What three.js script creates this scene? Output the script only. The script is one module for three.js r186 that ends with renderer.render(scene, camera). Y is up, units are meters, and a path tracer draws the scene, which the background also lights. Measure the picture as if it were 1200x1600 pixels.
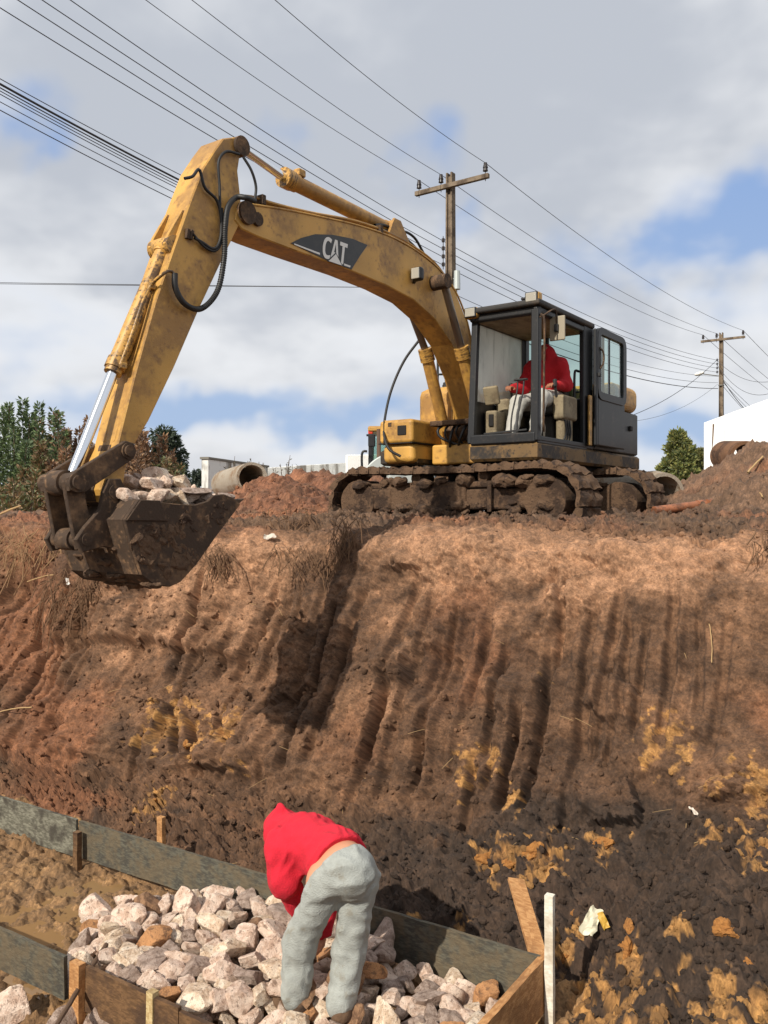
import * as THREE from 'three';
import { mergeGeometries, mergeVertices, toCreasedNormals } from 'three/addons/utils/BufferGeometryUtils.js';
import { RoundedBoxGeometry } from 'three/addons/geometries/RoundedBoxGeometry.js';
import { ImprovedNoise } from 'three/addons/math/ImprovedNoise.js';
import { FontLoader } from 'three/addons/loaders/FontLoader.js';

// ---------------------------------------------------------------- camera, sky, sun, exposure
const scene = new THREE.Scene();
const camera = new THREE.PerspectiveCamera(61.6, 0.75, 0.1, 900);
camera.position.set(0, 3, 0);
camera.lookAt(0, 3, -10);
scene.add(camera);
const renderer = new THREE.WebGLRenderer({ antialias: true });
renderer.toneMapping = THREE.LinearToneMapping;
renderer.toneMappingExposure = 1.0;
renderer.shadowMap.enabled = true;
const SUN_AZ = 37, SUN_EL = 37, D2R = Math.PI / 180;      // degrees to the left of straight behind the camera, and above the horizon
const sunDir = new THREE.Vector3(-Math.sin(SUN_AZ * D2R) * Math.cos(SUN_EL * D2R), Math.sin(SUN_EL * D2R), Math.cos(SUN_AZ * D2R) * Math.cos(SUN_EL * D2R));
const sun = new THREE.DirectionalLight(new THREE.Color(1.0, 0.93, 0.82), 5);
sun.position.copy(sunDir).multiplyScalar(60).add(new THREE.Vector3(0, 2, -8));
sun.target.position.set(0, 2, -8);
sun.castShadow = true; sun.shadow.radius = 1.2; sun.shadow.mapSize.set(4096, 4096);
Object.assign(sun.shadow.camera, { left: -30, right: 30, top: 30, bottom: -30, near: 1, far: 160 });
scene.add(sun, sun.target);

// ---------------------------------------------------------------- noise and random numbers
const perlin = new ImprovedNoise();
const N3 = (x, y, z) => perlin.noise(x, y, z);
function fbm(x, y, z, oct = 4, gain = 0.5) { let a = 1, f = 1, s = 0, t = 0; for (let i = 0; i < oct; i++) { s += a * N3(x * f + i * 7.3, y * f + i * 3.1, z * f - i * 5.7); t += a; a *= gain; f *= 2.03; } return s / t; }
function billow(x, y, z, oct = 3) { let a = 1, f = 1, s = 0, t = 0; for (let i = 0; i < oct; i++) { s += a * Math.abs(N3(x * f + i * 9.1, y * f - i * 4.4, z * f + i * 2.9)); t += a; a *= 0.5; f *= 2.07; } return s / t; }
function rng(seed) { let a = seed >>> 0; return () => { a = (a + 0x6d2b79f5) | 0; let t = Math.imul(a ^ (a >>> 15), 1 | a); t = (t + Math.imul(t ^ (t >>> 7), 61 | t)) ^ t; return ((t ^ (t >>> 14)) >>> 0) / 4294967296; }; }
const clamp = (x, a = 0, b = 1) => Math.min(b, Math.max(a, x)), lerp = (a, b, t) => a + (b - a) * t;
const sstep = (a, b, x) => { const t = clamp((x - a) / (b - a)); return t * t * (3 - 2 * t); };
const mix3 = (a, b, t) => [lerp(a[0], b[0], t), lerp(a[1], b[1], t), lerp(a[2], b[2], t)];
const V = (x, y, z) => new THREE.Vector3(x, y, z);
// a point of the place, from a pixel of the 1200 x 1600 photograph and its distance along the view axis
const FPX = 1342, at = (px, py, d) => V((px - 600) / FPX * d, 3 + (800 - py) / FPX * d, -d);

// ---------------------------------------------------------------- sky: broken bright cloud over blue
{
  const W = 2048, H = 1024, data = new Float32Array(W * H * 4);
  const holes = [[15, 130, .07, .06, .8], [30, 210, .05, .035, .6], [455, 195, .055, .03, .5], [640, 240, .05, .035, .5], [690, 345, .03, .03, .5], [1100, 400, .15, .045, 1.0], [1185, 330, .07, .05, .7], [420, 645, .2, .022, .75], [600, 600, .06, .05, .35], [1050, 670, .1, .03, .7], [120, 640, .12, .025, .35]]
    .map(([x, y, rx, ry, k]) => ({ d: V((x - 600) / FPX, (800 - y) / FPX, -1).normalize(), rx, ry, k }));
  for (let j = 0; j < H; j++) for (let i = 0; i < W; i++) {
    const az = ((i + .5) / W - .5) * 2 * Math.PI, el = ((j + .5) / H - .5) * Math.PI;
    const x = Math.cos(el) * Math.cos(az), y = Math.sin(el), z = Math.cos(el) * Math.sin(az);
    const o = (j * W + i) * 4, yy = Math.max(y, 0), k = 1 / (yy + .28);
    const warp = fbm(x * k * .9 + 3, z * k * .9, 4.2, 3) * .8;
    const f = fbm(x * k * 1.25 + warp, z * k * 1.25 - warp, 1.7, 6, .52), f2 = fbm(x * k * 2.6 - 4, z * k * 2.6 + warp, 9.1, 6, .55);
    const wx = .09 * fbm(x * 9, y * 9, z * 9 + 5, 4), wy = .07 * fbm(x * 10 + 8, y * 10, z * 10, 4);
    let cover = .9 + f * .75;
    for (const h of holes) { const dx = x - h.d.x + wx, dy = y - h.d.y + wy, dz = z - h.d.z; if (dx * dx + dy * dy + dz * dz > .5) continue;
      const wob = 1 + f2 * 1.9; const g = Math.exp(-(dx * dx + dz * dz) / (h.rx * h.rx) - dy * dy / (h.ry * h.ry)); cover -= h.k * g * wob * .85; }
    const c = sstep(.18, .92, cover + f2 * .28);
    const blue = mix3([.43, .56, .77], [.25, .40, .72], sstep(0, .5, yy));
    const thick = clamp(.48 + f * 1.15 + f2 * .75);
    let cl = mix3([.86, .875, .90], [.53, .565, .63], sstep(.22, .9, thick));
    cl = mix3(cl, [.90, .905, .915], .55 * Math.exp(-(y - .1) * (y - .1) / .006) * sstep(-.2, .5, f2 + .2));
    let col = mix3(blue, cl, c);
    if (y < 0) col = mix3(col, [.30, .27, .24], sstep(0, -.06, y));
    data[o] = col[0]; data[o + 1] = col[1]; data[o + 2] = col[2]; data[o + 3] = 1;
  }
  const sky = new THREE.DataTexture(data, W, H, THREE.RGBAFormat, THREE.FloatType);
  sky.mapping = THREE.EquirectangularReflectionMapping; sky.magFilter = THREE.LinearFilter; sky.minFilter = THREE.LinearFilter; sky.colorSpace = THREE.LinearSRGBColorSpace; sky.needsUpdate = true;
  scene.background = sky; scene.environment = sky;
}

// ---------------------------------------------------------------- naming
const used = {};
function numbered(name) { const n = used[name] = (used[name] ?? -1) + 1; return n ? name + '_' + String(n).padStart(3, '0') : name; }
function shade(o) { o.traverse((m) => { if (m.isMesh) { m.castShadow = m.receiveShadow = true; } }); return o; }
function tag(o, label, category, group, kind) { Object.assign(o.userData, label && { label }, category && { category }, group && { group }, kind && { kind }); return o; }
function thing(name, label, category, group, pos) { const g = new THREE.Group(); g.name = numbered(name); if (pos) g.position.copy(pos); scene.add(g); return tag(g, label, category, group); }
function part(parent, name, geo, m, label) { const o = new THREE.Mesh(Array.isArray(geo) ? join(geo) : geo, m); o.name = name; o.castShadow = o.receiveShadow = true; if (label) o.userData.label = label; parent.add(o); return o; }
function solo(name, geo, m, label, category, group, kind) { const o = new THREE.Mesh(Array.isArray(geo) ? join(geo) : geo, m); o.name = numbered(name); o.castShadow = o.receiveShadow = true; scene.add(o); return tag(o, label, category, group, kind); }

// ---------------------------------------------------------------- geometry helpers
function plain(g) { g = g.index ? g.toNonIndexed() : g.clone(); for (const k of Object.keys(g.attributes)) if (!['position', 'normal', 'uv'].includes(k)) g.deleteAttribute(k); if (!g.attributes.normal) g.computeVertexNormals(); if (!g.attributes.uv) g.setAttribute('uv', new THREE.BufferAttribute(new Float32Array(g.attributes.position.count * 2), 2)); return g; }
function boxUV(g, k = 1) { const p = g.attributes.position, n = g.attributes.normal, uv = new Float32Array(p.count * 2);
  for (let i = 0; i < p.count; i += 3) { let ax = 0, ay = 0, az = 0; for (let j = 0; j < 3; j++) { ax += Math.abs(n.getX(i + j)); ay += Math.abs(n.getY(i + j)); az += Math.abs(n.getZ(i + j)); }
    for (let j = 0; j < 3; j++) { const x = p.getX(i + j), y = p.getY(i + j), z = p.getZ(i + j); let a, b; if (ax >= ay && ax >= az) { a = z; b = y; } else if (ay >= az) { a = x; b = z; } else { a = x; b = y; } uv[(i + j) * 2] = a * k; uv[(i + j) * 2 + 1] = b * k; } }
  g.setAttribute('uv', new THREE.BufferAttribute(uv, 2)); return g; }
function join(list) { const a = list.map(plain); return boxUV(a.length > 1 ? mergeGeometries(a) : a[0]); }
function bx(w, h, d, x = 0, y = 0, z = 0, r = 0.012, rx = 0, ry = 0, rz = 0) { const g = r > 0 ? new RoundedBoxGeometry(w, h, d, 1, Math.min(r, w / 2.1, h / 2.1, d / 2.1)) : new THREE.BoxGeometry(w, h, d); if (rx || ry || rz) g.rotateX(rx).rotateY(ry).rotateZ(rz); g.translate(x, y, z); return plain(g); }
function rod(a, b, r1, r2 = r1, seg = 14) { const d = V().subVectors(b, a), L = d.length(), g = new THREE.CylinderGeometry(r2, r1, L, seg); g.translate(0, L / 2, 0); g.applyQuaternion(new THREE.Quaternion().setFromUnitVectors(V(0, 1, 0), d.normalize())); g.translate(a.x, a.y, a.z); return plain(g); }
function tube(pts, r, seg = 24, rs = 7) { return plain(new THREE.TubeGeometry(new THREE.CatmullRomCurve3(pts), seg, r, rs)); }
function slab(pts, z0, z1, bevel = 0.008, bs = 1) { const s = new THREE.Shape(pts.map((p) => new THREE.Vector2(p[0], p[1]))); const t = z1 - z0, b = Math.min(bevel, t / 3);
  const g = new THREE.ExtrudeGeometry(s, { depth: t - 2 * b, bevelEnabled: b > 0, bevelSize: b, bevelThickness: b, bevelOffset: -b, bevelSegments: bs, curveSegments: 6 }); g.translate(0, 0, z0 + b); return plain(g); }
function bar(a, b, w, t, up = V(0, 1, 0)) { const d = V().subVectors(b, a), L = d.length(), x = d.clone().normalize(), z = V().crossVectors(x, up).normalize(), y = V().crossVectors(z, x); const g = bx(L, t, w, L / 2, 0, 0, Math.min(w, t) * .12); g.applyMatrix4(new THREE.Matrix4().makeBasis(x, y, z).setPosition(a)); return plain(g); }
function rough(g, amp, freq, seed = 0) { const p = g.attributes.position; for (let i = 0; i < p.count; i++) { const x = p.getX(i), y = p.getY(i), z = p.getZ(i); p.setXYZ(i, x + amp * fbm(x * freq + seed, y * freq, z * freq, 3), y + amp * fbm(x * freq, y * freq + 7 + seed, z * freq, 3), z + amp * fbm(x * freq, y * freq, z * freq + 13 + seed, 3)); } g.computeVertexNormals(); return g; }

// smooth closed surface of a distance field (surface nets)
function netMesh(f, lo, hi, cell) {
  const nx = Math.ceil((hi.x - lo.x) / cell) + 1, ny = Math.ceil((hi.y - lo.y) / cell) + 1, nz = Math.ceil((hi.z - lo.z) / cell) + 1;
  const val = new Float32Array(nx * ny * nz), id = new Int32Array(nx * ny * nz).fill(-1), I = (i, j, k) => (k * ny + j) * nx + i;
  for (let k = 0; k < nz; k++) for (let j = 0; j < ny; j++) for (let i = 0; i < nx; i++) val[I(i, j, k)] = f(lo.x + i * cell, lo.y + j * cell, lo.z + k * cell);
  const pos = [], idx = [], C = [[0, 0, 0], [1, 0, 0], [0, 1, 0], [1, 1, 0], [0, 0, 1], [1, 0, 1], [0, 1, 1], [1, 1, 1]], E = [[0, 1], [2, 3], [4, 5], [6, 7], [0, 2], [1, 3], [4, 6], [5, 7], [0, 4], [1, 5], [2, 6], [3, 7]];
  for (let k = 0; k < nz - 1; k++) for (let j = 0; j < ny - 1; j++) for (let i = 0; i < nx - 1; i++) {
    let n = 0, sx = 0, sy = 0, sz = 0; const v = C.map((c) => val[I(i + c[0], j + c[1], k + c[2])]);
    for (const [a, b] of E) if ((v[a] < 0) !== (v[b] < 0)) { const t = v[a] / (v[a] - v[b]); sx += lerp(C[a][0], C[b][0], t); sy += lerp(C[a][1], C[b][1], t); sz += lerp(C[a][2], C[b][2], t); n++; }
    if (n) { id[I(i, j, k)] = pos.length / 3; pos.push(lo.x + (i + sx / n) * cell, lo.y + (j + sy / n) * cell, lo.z + (k + sz / n) * cell); }
  }
  const quad = (a, b, c, d, flip) => { if (a < 0 || b < 0 || c < 0 || d < 0) return; flip ? idx.push(a, c, b, a, d, c) : idx.push(a, b, c, a, c, d); };
  for (let k = 1; k < nz - 1; k++) for (let j = 1; j < ny - 1; j++) for (let i = 1; i < nx - 1; i++) {
    const a = val[I(i, j, k)] < 0;
    if (a !== val[I(i + 1, j, k)] < 0) quad(id[I(i, j - 1, k - 1)], id[I(i, j, k - 1)], id[I(i, j, k)], id[I(i, j - 1, k)], !a);
    if (a !== val[I(i, j + 1, k)] < 0) quad(id[I(i - 1, j, k - 1)], id[I(i - 1, j, k)], id[I(i, j, k)], id[I(i, j, k - 1)], !a);
    if (a !== val[I(i, j, k + 1)] < 0) quad(id[I(i - 1, j - 1, k)], id[I(i, j - 1, k)], id[I(i, j, k)], id[I(i - 1, j, k)], !a);
  }
  const g = new THREE.BufferGeometry(); g.setAttribute('position', new THREE.Float32BufferAttribute(pos, 3)); g.setIndex(idx); g.computeVertexNormals(); return g;
}
const smin = (a, b, k) => { const h = Math.max(k - Math.abs(a - b), 0) / k; return Math.min(a, b) - h * h * k * .25; };
function capsule(x, y, z, a, b, ra, rb) { const bx_ = b.x - a.x, by = b.y - a.y, bz = b.z - a.z, px = x - a.x, py = y - a.y, pz = z - a.z; const t = clamp((px * bx_ + py * by + pz * bz) / (bx_ * bx_ + by * by + bz * bz + 1e-9)); const dx = px - bx_ * t, dy = py - by * t, dz = pz - bz * t; return Math.sqrt(dx * dx + dy * dy + dz * dz) - lerp(ra, rb, t); }
function bones(list, k = 0.03) { return (x, y, z) => { let d = 9; for (const [a, b, ra, rb] of list) d = smin(d, capsule(x, y, z, a, b, ra, rb), k); return d; }; }

// ---------------------------------------------------------------- textures
function wrapNoise(seed) { const r = rng(seed), P = new Float32Array(65536); for (let i = 0; i < 65536; i++) P[i] = r();
  return (u, v, n, layer = 0) => { const x = u * n, y = v * n, xi = Math.floor(x), yi = Math.floor(y), fx = x - xi, fy = y - yi, sx = fx * fx * (3 - 2 * fx), sy = fy * fy * (3 - 2 * fy); const at_ = (a, b) => P[((((a % n) + n) % n) * 251 + (((b % n) + n) % n) * 7919 + layer * 3571 + n * 17) & 65535]; return lerp(lerp(at_(xi, yi), at_(xi + 1, yi), sx), lerp(at_(xi, yi + 1), at_(xi + 1, yi + 1), sx), sy); }; }
function wfbm(w, u, v, n, oct = 5, layer = 0) { let s = 0, a = 1, t = 0; for (let i = 0; i < oct; i++) { s += a * w(u, v, n, layer + i); t += a; a *= .55; n *= 2; } return s / t; }
function tex(size, fn, repeat = 1, srgb = true) { const d = new Uint8Array(size * size * 4); for (let j = 0; j < size; j++) for (let i = 0; i < size; i++) { const c = fn(i / size, j / size), o = (j * size + i) * 4; for (let k = 0; k < 3; k++) d[o + k] = clamp(Array.isArray(c) ? c[k] : c) * 255; d[o + 3] = 255; }
  const t = new THREE.DataTexture(d, size, size, THREE.RGBAFormat); t.wrapS = t.wrapT = THREE.RepeatWrapping; t.magFilter = THREE.LinearFilter; t.minFilter = THREE.LinearMipmapLinearFilter; t.generateMipmaps = true; t.repeat.set(repeat, repeat); if (srgb) t.colorSpace = THREE.SRGBColorSpace; t.needsUpdate = true; return t; }
const WN = wrapNoise(11);
const grainT = tex(512, (u, v) => { const a = wfbm(WN, u, v, 24, 5), b = WN(u, v, 256, 9); return a * .7 + b * .3; }, 2.2, false);
const fineT = tex(512, (u, v) => wfbm(WN, u, v, 64, 3, 20), 3, false);
function paintTex(base, dirt, k, seed, rep = 1) { return tex(512, (u, v) => { const w = wfbm(WN, u, v, 5, 6, seed), s = wfbm(WN, u, v, 40, 4, seed + 9), st = WN(u, v * .25, 64, seed + 3); const d = clamp(sstep(.5, .78, w * .8 + s * .35) * k + sstep(.66, .74, s) * k * .4 + sstep(.9, 1, st) * .12); const tone = .93 + .14 * WN(u, v, 9, seed + 5); return mix3(base.map((c) => c * tone), dirt, d); }, rep); }
const std = (o) => new THREE.MeshStandardMaterial(o), hex = (r, g, b) => new THREE.Color(r / 255, g / 255, b / 255).convertSRGBToLinear();
// ---------------------------------------------------------------- the ground: pit floor, cut bank and the yard above, one sheet
// s runs along the trench, q across it away from the camera; q = 0 is the foot of the bank
const TA = 33 * D2R, eS = V(Math.cos(TA), 0, Math.sin(TA)), eQ = V(Math.sin(TA), 0, -Math.cos(TA)), O = V(1.07, 0, -5.33);
const world = (s, q, y) => V(O.x + eS.x * s + eQ.x * q, y, O.z + eS.z * s + eQ.z * q);
const toS = (p) => (p.x - O.x) * eS.x + (p.z - O.z) * eS.z, toQ = (p) => (p.x - O.x) * eQ.x + (p.z - O.z) * eQ.z;
function worley(x, y, z) { // distance to the nearest of scattered points, and that point's own random number
  const xi = Math.floor(x), yi = Math.floor(y), zi = Math.floor(z); let best = 9, id = 0;
  for (let a = -1; a < 2; a++) for (let b = -1; b < 2; b++) for (let c = -1; c < 2; c++) { let h = Math.imul(xi + a, 374761393) ^ Math.imul(yi + b, 668265263) ^ Math.imul(zi + c, 1274126177); h = Math.imul(h ^ (h >>> 13), 1103515245); h ^= h >>> 16; const px = xi + a + (h & 255) / 255 - x, py = yi + b + ((h >>> 8) & 255) / 255 - y, pz = zi + c + ((h >>> 16) & 255) / 255 - z, d = px * px + py * py + pz * pz; if (d < best) { best = d; id = ((h >>> 4) & 4095) / 4095; } }
  wId = id; return Math.sqrt(best); }
let wId = 0;
// the face is not quite parallel to the trench: towards the left it stands nearer
const bendW = (q) => sstep(.05, 1.6, q) * sstep(9, 5, q), bendS = (s) => -.205 * Math.min(5.2, Math.max(0, -(s + .6)));
function unbend(q, s) { const b = bendS(s); let q0 = q; for (let i = 0; i < 14; i++) q0 = lerp(q0, q - b * bendW(q0), .6); return q0; }
const prof = [[-60, 1.7, 6], [-20, 1.6, 2], [-7, 1.5, .25], [-4.7, 1.4, .12], [-3, .12, .03], [-2.2, 0, .016], [-.1, 0, .015], [.2, .1, .013], [.95, .33, .0125], [1.38, .54, .0125], [1.72, 1.1, .0125], [2.38, 2.16, .0125], [2.66, 2.66, .0125], [2.84, 2.78, .0125], [3.4, 2.9, .024], [4.4, 2.95, .045], [6, 2.92, .07], [9, 2.86, .09], [13, 2.82, .2], [20, 2.75, 1.5], [60, 2.6, 12], [400, 2.2, 60], [800, 2, 0]];
const rows = [];
for (let i = 0; i < prof.length - 1; i++) { const [q0, h0, d] = prof[i], [q1, h1] = prof[i + 1], n = Math.max(1, Math.round(Math.hypot(q1 - q0, h1 - h0) / d)); for (let k = 0; k < n; k++) rows.push([lerp(q0, q1, k / n), lerp(h0, h1, k / n)]); }
rows.push([800, 2]);
for (let it = 0; it < 10; it++) for (let i = 1; i < rows.length - 1; i++) if (rows[i][0] > -7 && rows[i][0] < 12) rows[i][1] = rows[i][1] * .5 + (rows[i - 1][1] + rows[i + 1][1]) * .25;
const cols = [];
for (let s = -500; s < -60; s += 60) cols.push(s); for (let s = -60; s < -16; s += 4) cols.push(s); for (let s = -16; s < -9.6; s += .16) cols.push(s);
for (let s = -9.6; s < 2.9; s += .0142) cols.push(s); for (let s = 2.9; s < 9; s += .14) cols.push(s); for (let s = 9; s < 60; s += 4) cols.push(s); for (let s = 60; s <= 500; s += 60) cols.push(s);
const mounds = [[500, 742, 14.5, 1.4], [440, 752, 13, .9], [565, 746, 15, 1.2], [470, 738, 14, .5], [1092, 745, 13.6, .7], [1135, 730, 13.4, 1.0], [1190, 695, 12.2, 1.0], [1250, 690, 12, 1.5], [1165, 738, 11.4, .7], [1215, 745, 10.4, .7], [60, 782, 11.3, .5], [20, 786, 11.6, .5], [118, 776, 11.2, .35]].map(([x, y, d, r]) => ({ p: at(x, y, d), r }));
function groundTop(x, z) { let m = 0; for (const o of mounds) { const d2 = ((x - o.p.x) ** 2 + (z - o.p.z) ** 2) / (o.r * o.r); if (d2 < 6) m = Math.max(m, (o.p.y - 2.86) * Math.exp(-d2 * .9)); } return m; }
// tooth-scraped panels on the face: along-slope grooves
const rG = rng(5), grooves = [];
{ let s = -9.5; while (s < 2.8) { grooves.push({ s, w: .024 + rG() * .024, d: .06 + rG() * .085, lo: .3 + rG() * .7, hi: 1.9 + rG() * .7, sl: (rG() - .5) * .1 }); s += .13 + rG() * .17 + (rG() < .12 ? .35 : 0); } }
const clay = [[255, 1130, .42], [300, 1140, .3], [340, 1130, .22], [370, 1200, .14], [245, 1255, .22], [330, 1110, .2], [790, 1340, .26], [840, 1345, .3], [760, 1330, .16], [945, 1320, .2], [720, 1210, .16], [740, 1180, .2], [795, 1245, .18], [715, 1245, .12], [1110, 1300, .16], [1150, 1300, .18], [1190, 1330, .26], [1185, 1240, .3], [850, 1050, .1], [1030, 1160, .26], [1045, 1180, .2], [985, 1500, .13], [970, 1560, .3], [930, 1590, .3], [1010, 1590, .28], [900, 1560, .2], [860, 1580, .2], [1120, 1540, .12], [1150, 1590, .25], [1060, 1450, .1], [885, 1480, .1], [1190, 1570, .18], [905, 1450, .09], [640, 1440, .08], [715, 1440, .08], [120, 1420, .2]];
function facePoint(px, py) { // where the sight line through a pixel meets the smooth profile
  let best = null; for (let d = 4; d < 12; d += .01) { const p = at(px, py, d), q = toQ(p); if (q < -4) continue; const s = toS(p); if (p.y < baseH(q, s)) { best = p; break; } } return best || at(px, py, 8); }
function profH(q) { let a = 0, b = rows.length - 1; while (b - a > 1) { const m = (a + b) >> 1; rows[m][0] <= q ? a = m : b = m; } const t = (q - rows[a][0]) / (rows[b][0] - rows[a][0] + 1e-9); return lerp(rows[a][1], rows[b][1], t); }
function heapAdd(q, s) { // loose spoil spilling past the end of the formwork, and the soft mud at the far left
  const r = sstep(.12, .75, s), a = r * (.34 * sstep(-3.0, -1.2, q) * sstep(2.2, .6, q) + .16 * sstep(-.6, .7, q) * sstep(2.0, 1.2, q));
  return a + .09 * sstep(-3.2, -5.5, s) * sstep(-1.6, -.7, q) * sstep(1.2, .3, q); }
function baseH(q, s) { const q0 = unbend(q, s); return profH(q0) + heapAdd(q0, s); }
const clayPts = clay.map(([x, y, r]) => ({ p: facePoint(x, y), r: r * (y > 1420 ? .9 : .68) }));
const pinkPts = [[260, 940, .8], [180, 1000, .5], [420, 860, .6], [380, 960, .5], [700, 860, .9], [850, 860, .8], [1050, 850, .7], [1180, 850, .5], [640, 1010, .3], [600, 1100, .3]].map(([x, y, r]) => ({ p: facePoint(x, y), r }));
const near = (pts, p, n) => { let m = 0; for (const c of pts) { const d = c.p.distanceToSquared(p) / (c.r * c.r); if (d < 4) m = Math.max(m, Math.exp(-d * 1.2)); } return m; };
for (const [x0, y0, x1, y1, d, w] of [[853, 1045, 815, 1255, .2, .034], [805, 1120, 775, 1260, .16, .03], [735, 1190, 712, 1300, .17, .034], [600, 1085, 572, 1180, .2, .04], [662, 1140, 640, 1225, .14, .03], [768, 1170, 752, 1230, .13, .03], [920, 1130, 910, 1180, .14, .03], [948, 1130, 938, 1185, .14, .03], [256, 1105, 262, 1165, .17, .035], [280, 1105, 290, 1175, .17, .035], [330, 1110, 345, 1150, .14, .04], [1010, 980, 985, 1140, .1, .025], [880, 900, 865, 1030, .1, .028], [985, 960, 965, 1110, .09, .025], [390, 965, 345, 1050, .11, .035], [360, 960, 318, 1045, .1, .035], [330, 950, 292, 1030, .09, .035], [420, 960, 385, 1050, .1, .035], [300, 940, 262, 1020, .07, .03], [1095, 960, 1090, 1110, .08, .03], [690, 1000, 655, 1100, .08, .03], [760, 960, 735, 1090, .08, .03]]) { const a = facePoint(x0, y0), b = facePoint(x1, y1); grooves.push({ s: (toS(a) + toS(b)) / 2, w, d, lo: b.y, hi: a.y, sl: 0, deep: .9, mid: (a.y + b.y) / 2, k: (toS(a) - toS(b)) / Math.max(.1, a.y - b.y) }); }
const hollows = [[10, 915, .42, .4], [45, 990, .25, .16], [110, 985, .2, .14], [440, 1060, .4, .16], [70, 1130, .16, .16], [310, 1140, .2, .1], [905, 1160, .25, .12], [1170, 870, .22, .14], [835, 905, .18, .12]].map(([x, y, r, d]) => { const p = facePoint(x, y); return { s: toS(p), y: p.y, r, d }; });
const nR = rows.length, nC = cols.length, gPos = new Float32Array(nR * nC * 3), gCol = new Float32Array(nR * nC * 3), gUv = new Float32Array(nR * nC * 2);
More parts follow.
